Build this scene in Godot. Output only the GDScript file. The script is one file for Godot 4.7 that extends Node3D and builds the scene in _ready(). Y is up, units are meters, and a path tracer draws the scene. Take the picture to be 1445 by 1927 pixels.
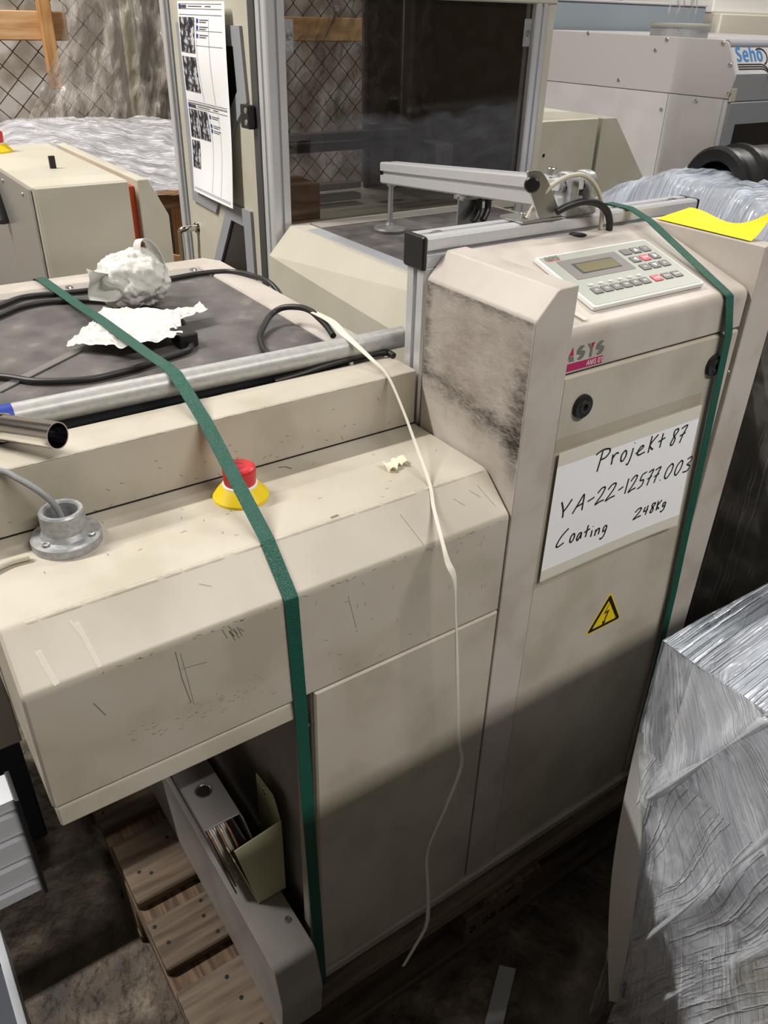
extends Node3D

# ---------------------------------------------------------------- mesh helper
class MB:
	var P := PackedVector3Array()
	var N := PackedVector3Array()
	var U := PackedVector2Array()
	func tri(a: Vector3, b: Vector3, c: Vector3, na: Vector3, nb: Vector3, nc: Vector3, ua: Vector2, ub: Vector2, uc: Vector2) -> void:
		if (b - a).cross(c - a).dot(na + nb + nc) > 0.0:      # front faces run clockwise
			P.append_array([a, c, b]); N.append_array([na, nc, nb]); U.append_array([ua, uc, ub])
		else:
			P.append_array([a, b, c]); N.append_array([na, nb, nc]); U.append_array([ua, ub, uc])
	func pl(p: Vector3, n: Vector3) -> Vector2:
		var a := n.abs()
		if a.x >= a.y and a.x >= a.z: return Vector2(p.z, -p.y)
		if a.y >= a.z: return Vector2(p.x, p.z)
		return Vector2(p.x, -p.y)
	func flat(a: Vector3, b: Vector3, c: Vector3, hint: Vector3) -> void:
		var n := (b - a).cross(c - a).normalized()
		if n.dot(hint) < 0.0: n = -n
		tri(a, b, c, n, n, n, pl(a, n), pl(b, n), pl(c, n))
	func quad(a: Vector3, b: Vector3, c: Vector3, d: Vector3, hint: Vector3) -> void:
		flat(a, b, c, hint); flat(a, c, d, hint)
	func quadn(a: Vector3, b: Vector3, c: Vector3, d: Vector3, na: Vector3, nb: Vector3, nc: Vector3, nd: Vector3, ua: Vector2, ub: Vector2, uc: Vector2, ud: Vector2) -> void:
		tri(a, b, c, na, nb, nc, ua, ub, uc); tri(a, c, d, na, nc, nd, ua, uc, ud)
	func ax(axis: String, u: float, v: float, w: float) -> Vector3:
		if axis == "x": return Vector3(w, v, u)
		if axis == "y": return Vector3(u, w, v)
		return Vector3(u, v, w)
	# a profile drawn out along an axis; profile is (z,y) for x, (x,z) for y, (x,y) for z
	func prism(axis: String, poly_in: Array, w0: float, w1: float, bev := 0.0) -> MB:
		var poly := poly_in.duplicate()
		var area := 0.0
		for i in poly.size():
			var p: Vector2 = poly[i]
			var q: Vector2 = poly[(i + 1) % poly.size()]
			area += p.x * q.y - q.x * p.y
		if area < 0.0: poly.reverse()
		var k := poly.size()
		var en := []
		var el := []
		for i in k:
			var d: Vector2 = poly[(i + 1) % k] - poly[i]
			en.append(Vector2(d.y, -d.x).normalized()); el.append(d.length())
		var inset := PackedVector2Array()
		var full := PackedVector2Array(poly)
		for attempt in 5:
			inset = PackedVector2Array()
			for i in k:
				var n0: Vector2 = en[(i + k - 1) % k]
				var n1: Vector2 = en[i]
				var m := (n0 + n1)
				var s: float = m.length_squared() / 2.0
				inset.append(full[i] - m * bev / maxf(s, 0.3))
			if Geometry2D.triangulate_polygon(inset).size() >= (k - 2) * 3: break
			bev = bev * 0.5 if attempt < 3 else 0.0
		var rings := [[inset, w0, -1.0], [full, w0 + bev, 0.0], [full, w1 - bev, 0.0], [inset, w1, 1.0]]
		if bev <= 0.0: rings = [[full, w0, 0.0], [full, w1, 0.0]]
		for r in rings.size() - 1:
			var A: PackedVector2Array = rings[r][0]
			var B: PackedVector2Array = rings[r + 1][0]
			var tilt := 0.0
			if rings.size() == 4: tilt = [-1.0, 0.0, 1.0][r]
			for i in k:
				var j := (i + 1) % k
				var ns := []
				for vi in [i, j]:
					var prev: int = (vi + k - 1) % k
					var other: int = prev if vi == i else j
					var nn: Vector2 = en[i]
					if en[i].dot(en[other]) > 0.8:
						nn = (en[i] * el[i] + en[other] * el[other]).normalized()
					var n3 := ax(axis, nn.x, nn.y, 0.0) + ax(axis, 0, 0, tilt)
					ns.append(n3.normalized())
				var a := ax(axis, A[i].x, A[i].y, rings[r][1])
				var b := ax(axis, A[j].x, A[j].y, rings[r][1])
				var c := ax(axis, B[j].x, B[j].y, rings[r + 1][1])
				var d2 := ax(axis, B[i].x, B[i].y, rings[r + 1][1])
				if a.distance_squared_to(d2) < 1e-12: continue
				quadn(a, b, c, d2, ns[0], ns[1], ns[1], ns[0], pl(a, ns[0]), pl(b, ns[0]), pl(c, ns[0]), pl(d2, ns[0]))
		var cap: PackedVector2Array = rings[0][0]
		var ix := Geometry2D.triangulate_polygon(cap)
		for e in [[w0, -1.0], [w1, 1.0]]:
			var n := ax(axis, 0, 0, e[1])
			for t in range(0, ix.size(), 3):
				flat(ax(axis, cap[ix[t]].x, cap[ix[t]].y, e[0]), ax(axis, cap[ix[t + 1]].x, cap[ix[t + 1]].y, e[0]), ax(axis, cap[ix[t + 2]].x, cap[ix[t + 2]].y, e[0]), n)
		return self
	func box(x0: float, x1: float, y0: float, y1: float, z0: float, z1: float, b := 0.002) -> MB:
		var pts := [Vector2(x0, y0), Vector2(x1, y0), Vector2(x1, y1), Vector2(x0, y1)]
		if b > 0.0: pts = rnd(pts, b, 2)
		return prism("z", pts, z0, z1, b)
	static func rnd(poly: Array, r: Variant, seg := 3) -> Array:
		var out := []
		var k := poly.size()
		for i in k:
			var rr: float = r[i] if r is Array else r
			var p: Vector2 = poly[i]
			var a: Vector2 = poly[(i + k - 1) % k]
			var c: Vector2 = poly[(i + 1) % k]
			if rr <= 0.0: out.append(p); continue
			var d0 := (a - p).normalized() * minf(rr, a.distance_to(p) * 0.48)
			var d1 := (c - p).normalized() * minf(rr, c.distance_to(p) * 0.48)
			for s in seg + 1:
				var t := float(s) / seg
				out.append((p + d0).lerp(p, t).lerp(p.lerp(p + d1, t), t))
		return out
	static func smooth(pts: Array, sub := 6) -> Array:
		var out := []
		for i in pts.size() - 1:
			var p0: Vector3 = pts[maxi(i - 1, 0)]
			var p1: Vector3 = pts[i]
			var p2: Vector3 = pts[i + 1]
			var p3: Vector3 = pts[mini(i + 2, pts.size() - 1)]
			for s in sub: out.append(p1.cubic_interpolate(p2, p0, p3, float(s) / sub))
		out.append(pts[-1])
		return out
	func tube(pts: Array, r: float, sides := 10, caps := true, inner := 0.0) -> MB:
		var up := Vector3.UP
		var t0: Vector3 = (pts[1] - pts[0]).normalized()
		if absf(t0.dot(up)) > 0.9: up = Vector3.RIGHT
		var s := t0.cross(up).normalized()
		var rings := []
		var len := 0.0
		for i in pts.size():
			var t: Vector3 = (pts[mini(i + 1, pts.size() - 1)] - pts[maxi(i - 1, 0)]).normalized()
			s = (s - t * s.dot(t)).normalized()
			var b := t.cross(s)
			if i > 0: len += pts[i].distance_to(pts[i - 1])
			var ring := []
			for k in sides + 1:
				var a := TAU * k / sides
				var n := s * cos(a) + b * sin(a)
				ring.append([pts[i] + n * r, n, Vector2(a * r, len)])
			rings.append(ring)
		for i in rings.size() - 1:
			for k in sides:
				var q := [rings[i][k], rings[i][k + 1], rings[i + 1][k + 1], rings[i + 1][k]]
				quadn(q[0][0], q[1][0], q[2][0], q[3][0], q[0][1], q[1][1], q[2][1], q[3][1], q[0][2], q[1][2], q[2][2], q[3][2])
				if inner > 0.0:
					var f := inner / r
					var w := []
					for e in range(4): w.append((pts[i] if e < 2 else pts[i + 1]) + (q[e][0] - (pts[i] if e < 2 else pts[i + 1])) * f)
					quadn(w[0], w[1], w[2], w[3], -q[0][1], -q[1][1], -q[2][1], -q[3][1], q[0][2], q[1][2], q[2][2], q[3][2])
		if caps:
			for e in [[0, -1.0], [pts.size() - 1, 1.0]]:
				var i: int = e[0]
				var t: Vector3 = (pts[mini(i + 1, pts.size() - 1)] - pts[maxi(i - 1, 0)]).normalized() * e[1]
				for k in sides:
					var p: Vector3 = rings[i][k][0]
					var q2: Vector3 = rings[i][k + 1][0]
					if inner > 0.0:
						quad(p, q2, pts[i] + (q2 - pts[i]) * inner / r, pts[i] + (p - pts[i]) * inner / r, t)
					else: flat(pts[i], p, q2, t)
		return self
	# flat strip: centres, half-width vectors, thickness
	func ribbon(c: Array, hw: Array, th: float) -> MB:
		var len := 0.0
		var rows := []
		for i in c.size():
			var t: Vector3 = (c[mini(i + 1, c.size() - 1)] - c[maxi(i - 1, 0)]).normalized()
			var h: Vector3 = hw[i] if hw.size() > 1 else hw[0]
			var n := h.cross(t).normalized() * th * 0.5
			if i > 0: len += c[i].distance_to(c[i - 1])
			rows.append([c[i] - h, c[i] + h, n, len, h.length()])
		for i in rows.size() - 1:
			var a: Array = rows[i]
			var b: Array = rows[i + 1]
			for s in [1.0, -1.0]:
				var na: Vector3 = a[2] * s
				var nb: Vector3 = b[2] * s
				quadn(a[0] + na, a[1] + na, b[1] + nb, b[0] + nb, na.normalized(), na.normalized(), nb.normalized(), nb.normalized(), Vector2(0, a[3]), Vector2(a[4] * 2, a[3]), Vector2(b[4] * 2, b[3]), Vector2(0, b[3]))
			for e in [0, 1]:
				quad(a[e] + a[2], a[e] - a[2], b[e] - b[2], b[e] + b[2], (a[e] - a[1 - e]))
		return self
	func lathe(prof: Array, at: Vector3, dir := Vector3.UP, sides := 24) -> MB:
		var up := Vector3.RIGHT if absf(dir.dot(Vector3.UP)) > 0.9 else Vector3.UP
		var s := dir.cross(up).normalized()
		var b := dir.cross(s)
		for i in prof.size() - 1:
			var p: Vector2 = prof[i]
			var q: Vector2 = prof[i + 1]
			var d := q - p
			if d.length() < 1e-7: continue
			var n2 := Vector2(d.y, -d.x).normalized()
			for k in sides:
				var a0 := TAU * k / sides
				var a1 := TAU * (k + 1) / sides
				var r0 := s * cos(a0) + b * sin(a0)
				var r1 := s * cos(a1) + b * sin(a1)
				var n0 := r0 * n2.x + dir * n2.y
				var n1 := r1 * n2.x + dir * n2.y
				var v := [at + r0 * p.x + dir * p.y, at + r1 * p.x + dir * p.y, at + r1 * q.x + dir * q.y, at + r0 * q.x + dir * q.y]
				if p.x > 1e-6: tri(v[0], v[1], v[2], n0, n1, n1, Vector2(a0 * 0.05, p.y), Vector2(a1 * 0.05, p.y), Vector2(a1 * 0.05, q.y))
				if q.x > 1e-6: tri(v[0], v[2], v[3], n0, n1, n0, Vector2(a0 * 0.05, p.y), Vector2(a1 * 0.05, q.y), Vector2(a0 * 0.05, q.y))
		return self
	# a surface over a grid of u, v; normals follow the surface, or stay faceted
	func patch(nu: int, nv: int, f: Callable, faceted := false, us := 1.0, vs := 1.0, hint := Vector3.ZERO, uvf: Variant = null) -> MB:
		var g := []
		for i in nu + 1:
			var row := []
			for j in nv + 1: row.append(f.call(float(i) / nu, float(j) / nv))
			g.append(row)
		var nn := []
		for i in nu + 1:
			var row := []
			for j in nv + 1:
				var du: Vector3 = g[mini(i + 1, nu)][j] - g[maxi(i - 1, 0)][j]
				var dv: Vector3 = g[i][mini(j + 1, nv)] - g[i][maxi(j - 1, 0)]
				var n := du.cross(dv).normalized()
				row.append(n if hint == Vector3.ZERO or n.dot(hint) >= 0.0 else -n)
			nn.append(row)
		for i in nu:
			for j in nv:
				var v := [g[i][j], g[i + 1][j], g[i + 1][j + 1], g[i][j + 1]]
				if faceted:
					var h: Vector3 = nn[i][j]
					flat(v[0], v[1], v[2], h); flat(v[0], v[2], v[3], h)
				else:
					var u0 := Vector2(float(i) / nu * us, float(j) / nv * vs)
					var u2 := Vector2(float(i + 1) / nu * us, float(j + 1) / nv * vs)
					if uvf != null:
						var a := []
						for c in [Vector2i(i, j), Vector2i(i + 1, j), Vector2i(i + 1, j + 1), Vector2i(i, j + 1)]:
							var cu := float(c.x) / nu
							var cv := float(c.y) / nv
							a.append(uvf.call(cu, cv))
						quadn(v[0], v[1], v[2], v[3], nn[i][j], nn[i + 1][j], nn[i + 1][j + 1], nn[i][j + 1], a[0], a[1], a[2], a[3])
					else: quadn(v[0], v[1], v[2], v[3], nn[i][j], nn[i + 1][j], nn[i + 1][j + 1], nn[i][j + 1], u0, Vector2(u2.x, u0.y), u2, Vector2(u0.x, u2.y))
		return self
	func mesh() -> ArrayMesh:
		var m := ArrayMesh.new()
		var arr := []
		arr.resize(Mesh.ARRAY_MAX)
		arr[Mesh.ARRAY_VERTEX] = P; arr[Mesh.ARRAY_NORMAL] = N; arr[Mesh.ARRAY_TEX_UV] = U
		m.add_surface_from_arrays(Mesh.PRIMITIVE_TRIANGLES, arr)
		return m

# ---------------------------------------------------------------- scene tree helpers
var rng := RandomNumberGenerator.new()
var M := {}
var counts := {}
var bases := {}

func numbered(called: String) -> String:
	counts[called] = counts.get(called, 0) + 1
	return called if counts[called] == 1 else "%s_%03d" % [called, counts[called] - 1]
func tag(o: Node3D, label: String, category: String, group := "") -> Node3D:
	o.set_meta("label", label); o.set_meta("category", category)
	if group: o.set_meta("group", group)
	return o
func thing(called: String, label: String, category: String, at := Vector3.ZERO, group := "") -> Node3D:
	var o := Node3D.new(); o.name = numbered(called); o.position = at; add_child(o); bases[o] = at
	return tag(o, label, category, group)
func obj(called: String, mb: MB, mat: Material, parent: Node3D = null, label := "") -> MeshInstance3D:
	return put(called, mb.mesh(), mat, Vector3.ZERO, parent, label)
func put(called: String, mesh: Mesh, mat: Material, at := Vector3.ZERO, parent: Node3D = null, label := "") -> MeshInstance3D:
	var o := MeshInstance3D.new()
	o.mesh = mesh; o.material_override = mat
	if parent == null:
		o.name = numbered(called); o.position = at; add_child(o)
	else:
		o.name = called; parent.add_child(o, true)
		o.position = at - bases.get(parent, Vector3.ZERO)
	bases[o] = at
	if label: o.set_meta("label", label)
	return o
func struct(called: String, mb: MB, mat: Material) -> MeshInstance3D:
	var o := obj(called, mb, mat); o.set_meta("kind", "structure"); return o
func stuff(o: MeshInstance3D) -> MeshInstance3D:
	o.set_meta("kind", "stuff"); return o
func word(called: String, s: String, size: float, mat: Material, xf: Transform3D, parent: Node3D, bold := true, depth := 0.0006) -> MeshInstance3D:
	var t := TextMesh.new()
	var f := SystemFont.new(); f.font_names = ["Droid Sans"]
	if bold: f.font_weight = 700
	t.font = f; t.text = s; t.font_size = 64; t.pixel_size = size / 64.0; t.depth = depth
	var o := put(called, t, mat, Vector3.ZERO, parent)
	o.transform = Transform3D(xf.basis, xf.origin - bases.get(parent, Vector3.ZERO))
	bases[o] = xf.origin
	return o

# ---------------------------------------------------------------- materials
func std(col: Color, rough := 0.5, metal := 0.0) -> StandardMaterial3D:
	var m := StandardMaterial3D.new()
	m.albedo_color = col; m.roughness = rough; m.metallic = metal
	m.cull_mode = BaseMaterial3D.CULL_DISABLED
	return m
func noise_tex(seed_: int, freq: float, oct: int, ramp: Array, normal := false, bump := 4.0, size := 512, kind := FastNoiseLite.TYPE_SIMPLEX_SMOOTH) -> NoiseTexture2D:
	var n := FastNoiseLite.new()
	n.seed = seed_; n.frequency = freq; n.fractal_octaves = oct; n.noise_type = kind
	n.fractal_type = FastNoiseLite.FRACTAL_FBM
	var t := NoiseTexture2D.new()
	t.width = size; t.height = size; t.seamless = true; t.noise = n
	if normal: t.as_normal_map = true; t.bump_strength = bump
	elif ramp.size():
		var g := Gradient.new()
		var offs := PackedFloat32Array()
		var cols := PackedColorArray()
		for r in ramp: offs.append(r[0]); cols.append(r[1])
		g.offsets = offs; g.colors = cols
		t.color_ramp = g
	return t
func c8(r: int, g: int, b: int, a := 255) -> Color: return Color8(r, g, b, a)
func tri_mat(tex: Texture2D, scale: Vector3, rough: float, metal := 0.0, normal: Texture2D = null, ns := 1.0) -> StandardMaterial3D:
	var m := std(Color.WHITE, rough, metal)
	m.albedo_texture = tex; m.uv1_triplanar = true; m.uv1_world_triplanar = true; m.uv1_scale = scale
	if normal: m.normal_enabled = true; m.normal_texture = normal; m.normal_scale = ns
	return m
# stretch film: pulled strands along v over patchy haze, their white painting in glints
func film_mat(seed_: int, lo: float, hi: float, gain: float, su: float, sv: float, strands := 320, tint := Color(0.95, 0.95, 0.97)) -> StandardMaterial3D:
	var w := 512
	var r := RandomNumberGenerator.new(); r.seed = seed_
	var n := FastNoiseLite.new(); n.seed = seed_; n.frequency = 0.012; n.fractal_octaves = 4
	var base := n.get_seamless_image(w, w)
	base.convert(Image.FORMAT_L8)
	var h := PackedFloat32Array(); h.resize(w * w)
	var bd := base.get_data()
	for i in w * w: h[i] = lo + (hi - lo) * 0.42 * smoothstep(0.35, 0.75, bd[i] / 255.0)
	for s in strands:
		var x := r.randf() * w
		var y0 := r.randi() % w
		var ln := int(r.randf_range(0.12, 0.95) * w)
		var dr := r.randfn(0, 0.035)
		var wd := 1 if r.randf() < 0.62 else (2 if r.randf() < 0.75 else 5)
		var amp := (hi - lo) * r.randf_range(0.12, 0.75) * (0.45 if wd == 5 else 1.0) * (1.0 if r.randf() < 0.8 else -0.5)
		for k in ln:
			var f := amp * minf(1.0, minf(k, ln - k) / 30.0)
			for d in wd:
				var at := ((y0 + k) % w) * w + (int(x + dr * k) + d + 8 * w) % w
				h[at] = clampf(h[at] + f, 0.0, 1.0)
	var col := Image.create(w, w, false, Image.FORMAT_RGBA8)
	var hm := Image.create(w, w, false, Image.FORMAT_RGBA8)
	for y in w:
		for x in w:
			var v := h[y * w + x]
			col.set_pixel(x, y, Color(tint.r, tint.g, tint.b, v))
			hm.set_pixel(x, y, Color(v, v, v))
	hm.bump_map_to_normal_map(5.0)
	var m := std(Color.WHITE, 0.2)
	m.albedo_texture = ImageTexture.create_from_image(col)
	m.normal_enabled = true; m.normal_texture = ImageTexture.create_from_image(hm); m.normal_scale = gain
	m.transparency = BaseMaterial3D.TRANSPARENCY_ALPHA
	m.uv1_scale = Vector3(su, sv, 1)
	m.metallic_specular = 0.75
	return m

func materials() -> void:
	var pn := noise_tex(5, 0.02, 3, [], true, 1.0)
	M.paint = tri_mat(noise_tex(11, 0.006, 5, [[0.25, c8(179, 172, 156)], [0.5, c8(190, 183, 168)], [0.8, c8(194, 188, 174)]]), Vector3.ONE * 1.7, 0.42, 0.0, pn, 0.12)
	M.paint_pink = tri_mat(noise_tex(12, 0.008, 5, [[0.25, c8(182, 173, 164)], [0.5, c8(193, 185, 176)], [0.8, c8(197, 190, 182)]]), Vector3.ONE * 1.7, 0.42, 0.0, pn, 0.12)
	M.ivory = tri_mat(noise_tex(13, 0.006, 4, [[0.3, c8(192, 188, 172)], [0.7, c8(200, 196, 181)]]), Vector3.ONE * 1.2, 0.4)
	M.grey_paint = tri_mat(noise_tex(14, 0.01, 4, [[0.3, c8(150, 145, 140)], [0.7, c8(160, 155, 150)]]), Vector3.ONE * 1.5, 0.45)
	M.light_grey = tri_mat(noise_tex(15, 0.006, 4, [[0.3, c8(196, 194, 196)], [0.7, c8(204, 202, 203)]]), Vector3.ONE * 1.2, 0.42)
	M.window_grey = std(c8(152, 156, 162), 0.45)
	M.sheet = tri_mat(noise_tex(16, 0.01, 6, [[0.2, c8(84, 80, 80)], [0.5, c8(99, 95, 94)], [0.7, c8(104, 100, 98)], [0.9, c8(128, 124, 120)]]), Vector3(2.2, 2.2, 2.2), 0.42)
	M.alu = tri_mat(noise_tex(17, 0.03, 3, [[0.3, c8(207, 208, 211)], [0.7, c8(211, 212, 215)]]), Vector3.ONE * 6, 0.36, 0.35)
	M.alu_cast = tri_mat(noise_tex(18, 0.03, 3, [[0.3, c8(158, 160, 162)], [0.7, c8(178, 180, 182)]]), Vector3.ONE * 8, 0.45, 0.5)
	M.alu_dark = std(c8(95, 97, 100), 0.4, 0.6)
	M.steel = std(c8(190, 190, 188), 0.3, 0.9)
	M.chrome = std(c8(215, 212, 206), 0.14, 1.0)
	M.pole = tri_mat(noise_tex(19, 0.02, 4, [[0.2, c8(172, 172, 170)], [0.5, c8(184, 184, 182)], [0.8, c8(188, 188, 186)]]), Vector3(6, 9, 9), 0.4, 0.2)
	M.black = std(c8(24, 24, 25), 0.38)
	M.rubber = std(c8(34, 34, 34), 0.45)
	M.dark = std(c8(14, 14, 14), 0.7)
	M.gap = std(c8(30, 28, 26), 0.8)
	M.red = std(c8(196, 40, 46), 0.38)
	M.yellow = std(c8(235, 205, 20), 0.42)
	M.white = std(c8(236, 235, 232), 0.6)
	M.paper = std(c8(247, 248, 250), 0.75)
	M.tissue = std(c8(212, 211, 206), 0.8)
	M.ink = std(c8(16, 16, 18), 0.6)
	M.blue = std(c8(20, 55, 150), 0.5)
	M.green = std(c8(30, 90, 75), 0.33)
	M.green.normal_enabled = true
	M.green.normal_texture = noise_tex(21, 0.2, 1, [], true, 6.0, 256)
	M.green.normal_scale = 0.5
	M.green.uv1_scale = Vector3(20, 12, 1)
	M.cord = std(c8(222, 219, 205), 0.45)
	M.cable_grey = std(c8(140, 142, 143), 0.5)
	M.cable_beige = std(c8(196, 190, 172), 0.45)
	M.lcd = std(c8(112, 106, 70), 0.25)
	M.key = std(c8(104, 102, 101), 0.45)
	M.keyred = std(c8(205, 82, 96), 0.45)
	M.keypad = std(c8(160, 165, 155), 0.35)
	M.pink = std(c8(176, 30, 92), 0.45)
	M.logo_grey = std(c8(112, 116, 108), 0.5)
	M.logo_red = std(c8(190, 30, 70), 0.5)
	M.pouch = std(c8(196, 196, 160), 0.45)
	M.orange = std(c8(170, 62, 14), 0.4)
	M.navy = std(c8(40, 46, 60), 0.6)
	M.darkbrown = std(c8(74, 68, 60), 0.6)
	M.wood = []
	for i in 4:
		var d := i * 7
		var m := tri_mat(noise_tex(30 + i, 0.012, 5, [[0.2, c8(92 - d, 79 - d, 66 - d)], [0.5, c8(112 - d, 98 - d, 82 - d)], [0.8, c8(126 - d, 110 - d, 93 - d)]], false, 4.0, 256), Vector3(1.2, 6, 14), 0.75)
		M.wood.append(m)
	M.wood_z = tri_mat(noise_tex(36, 0.02, 5, [[0.2, c8(78, 62, 48)], [0.6, c8(112, 90, 70)], [0.9, c8(130, 106, 82)]], false, 4.0, 256), Vector3(16, 8, 1.2), 0.8)
	M.pine = tri_mat(noise_tex(37, 0.012, 4, [[0.2, c8(196, 150, 100)], [0.5, c8(214, 170, 120)], [0.8, c8(224, 184, 136)]], false, 4.0, 256), Vector3(1.0, 9, 9), 0.65)
	M.pine_v = tri_mat(noise_tex(38, 0.012, 4, [[0.2, c8(190, 138, 84)], [0.5, c8(206, 156, 100)], [0.8, c8(214, 168, 114)]], false, 4.0, 256), Vector3(9, 1.0, 9), 0.65)
	M.card = tri_mat(noise_tex(39, 0.02, 4, [[0.3, c8(150, 112, 76)], [0.7, c8(168, 128, 90)]], false, 4.0, 256), Vector3.ONE * 2, 0.8)
	M.floor = tri_mat(noise_tex(40, 0.012, 6, [[0.2, c8(62, 55, 48)], [0.45, c8(84, 75, 65)], [0.62, c8(94, 84, 73)], [0.85, c8(124, 112, 98)]]), Vector3.ONE * 1.3, 0.75, 0.0, noise_tex(41, 0.03, 6, [], true, 8.0), 1.0)
	M.wall = tri_mat(noise_tex(42, 0.008, 5, [[0.25, c8(150, 140, 129)], [0.5, c8(178, 168, 157)], [0.75, c8(206, 200, 194)]]), Vector3.ONE * 0.9, 0.85)
	M.ceiling = std(c8(150, 150, 148), 0.9)
	M.bluegrey = std(c8(140, 150, 158), 0.5)
	M.cream = std(c8(222, 217, 202), 0.5)
	M.bumper = std(c8(122, 118, 116), 0.5)
	M.glass = std(Color(0.15, 0.11, 0.07, 0.40), 0.05)
	M.glass.transparency = BaseMaterial3D.TRANSPARENCY_ALPHA
	M.glass_dark = std(c8(30, 29, 27), 0.12)
	M.tape = std(Color(0.90, 0.88, 0.80, 0.55), 0.3)
	M.tape.transparency = BaseMaterial3D.TRANSPARENCY_ALPHA
	M.clear_tape = std(Color(0.68, 0.64, 0.54, 0.10), 0.3)
	M.clear_tape.transparency = BaseMaterial3D.TRANSPARENCY_ALPHA
	M.scratch = std(Color(0.26, 0.25, 0.24, 0.26), 0.6)
	M.scratch.transparency = BaseMaterial3D.TRANSPARENCY_ALPHA
	M.scratch_glint = std(Color(0.92, 0.91, 0.86, 0.42), 0.4)
	M.scratch_glint.transparency = BaseMaterial3D.TRANSPARENCY_ALPHA
	M.film_load = film_mat(50, 0.28, 1.0, 1.3, 1.0, 1.0, 360, Color(0.95, 0.97, 1.0))
	M.film_over = film_mat(55, 0.06, 0.95, 1.2, 1.0, 1.0, 190, Color(0.95, 0.97, 1.0))
	M.film_load_top = film_mat(60, 0.25, 1.0, 1.2, 1.0, 1.0, 420, Color(0.88, 0.93, 0.99))
	M.film_haze = film_mat(70, 0.36, 0.95, 1.4, 2.2, 0.8, 420, Color(0.86, 0.83, 0.79))
	M.film_shiny = film_mat(80, 0.18, 1.0, 1.8, 2.0, 1.0, 900, Color(0.97, 0.97, 1.0))  # the shine is put into dense white strands
	M.film_clear = film_mat(90, 0.03, 0.85, 1.8, 1.5, 1.0, 200, Color(0.9, 0.88, 0.85))
	M.film_dark = film_mat(95, 0.02, 0.42, 1.6, 1.5, 1.5, 160, Color(0.70, 0.69, 0.68))
	M.scuff = std(Color.WHITE, 0.6)
	M.scuff.albedo_texture = ImageTexture.create_from_image(scuff_image())
	M.scuff.transparency = BaseMaterial3D.TRANSPARENCY_ALPHA

# black rub marks on the tower's left flank: u runs from back to front, v from top to bottom
func scuff_image() -> Image:
	var w := 512
	var h := 640
	var im := Image.create(w, h, false, Image.FORMAT_RGBA8)
	var n := FastNoiseLite.new(); n.seed = 3; n.frequency = 0.012; n.fractal_octaves = 5
	var f := FastNoiseLite.new(); f.seed = 9; f.frequency = 0.05; f.fractal_octaves = 3
	for y in h:
		for x in w:
			var u := float(x) / w
			var v := float(y) / h
			var diag := v - 0.50 - 0.14 * u
			var a := 0.20 * smoothstep(0.25, -0.05, diag)
			a += 0.45 * smoothstep(0.09, 0.0, u) * smoothstep(0.62, 0.40, v)
			a += 0.62 * smoothstep(0.80, 1.0, u) * smoothstep(0.0, 0.5, v) * smoothstep(1.0, 0.62, v)
			a += 0.55 * exp(-pow((diag + 0.02 + 0.05 * n.get_noise_2d(x, y)) / 0.06, 2.0)) * (0.5 + u * 0.5)
			a += 0.3 * smoothstep(0.06, 0.0, v) 
			var k := 0.55 + 0.9 * n.get_noise_2d(x * 0.7, y * 2.2) + 0.9 * f.get_noise_2d(x * 0.6, y * 3.0)
			a = clampf(a * clampf(0.35 + k * 0.6, 0.25, 1.2) * 0.88, 0.0, 0.88)
			im.set_pixel(x, y, Color(0.17, 0.155, 0.15, a))
	var r := RandomNumberGenerator.new(); r.seed = 5
	for i in 130:
		var x0 := r.randf() * w
		var y0 := r.randf_range(0.1, 0.75) * h
		var an := r.randf_range(-0.4, 0.9) if i % 4 else r.randf_range(1.2, 1.9)
		var ln := r.randf_range(8, 60)
		for s in int(ln):
			var px := int(x0 + cos(an) * s)
			var py := int(y0 + sin(an) * s)
			if px >= 0 and py >= 0 and px < w and py < h: im.set_pixel(px, py, Color(0.15, 0.14, 0.14, r.randf_range(0.15, 0.5)))
	return im

# ---------------------------------------------------------------- lights
func lamp(x: float, z: float, length: float, energy: float, label: String, wide := 0.28) -> void:
	var y := 4.1
	var t := thing("ceiling_lamp", label, "ceiling lamp", Vector3(x, y, z), "fluorescent ceiling lamps")
	obj("housing", MB.new().box(x - length / 2 - 0.03, x + length / 2 + 0.03, y, y + 0.08, z - wide / 2 - 0.02, z + wide / 2 + 0.02, 0.006), M.white, t)
	var e := std(Color.WHITE, 0.5); e.emission_enabled = true; e.emission = Color(1.0, 0.98, 0.955); e.emission_energy_multiplier = 2.0
	obj("diffuser", MB.new().box(x - length / 2, x + length / 2, y - 0.02, y - 0.001, z - wide / 2, z + wide / 2, 0.004), e, t)
	for s in [-1, 1]:
		obj("hanger", MB.new().tube([Vector3(x + s * length * 0.3, y + 0.08, z), Vector3(x + s * length * 0.3, 4.6, z)], 0.004, 6), M.steel, t)
	var a := AreaLight3D.new()
	a.name = "lamp_light"; a.area_size = Vector2(length, wide); a.area_normalize_energy = true
	a.light_energy = energy; a.light_color = Color(1.0, 0.98, 0.955); a.shadow_enabled = true
	a.area_range = 20.0; a.area_attenuation = 2.0
	t.add_child(a, true)
	a.position = Vector3(0, -0.03, 0); a.rotation = Vector3(-PI / 2, 0, 0)

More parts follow.
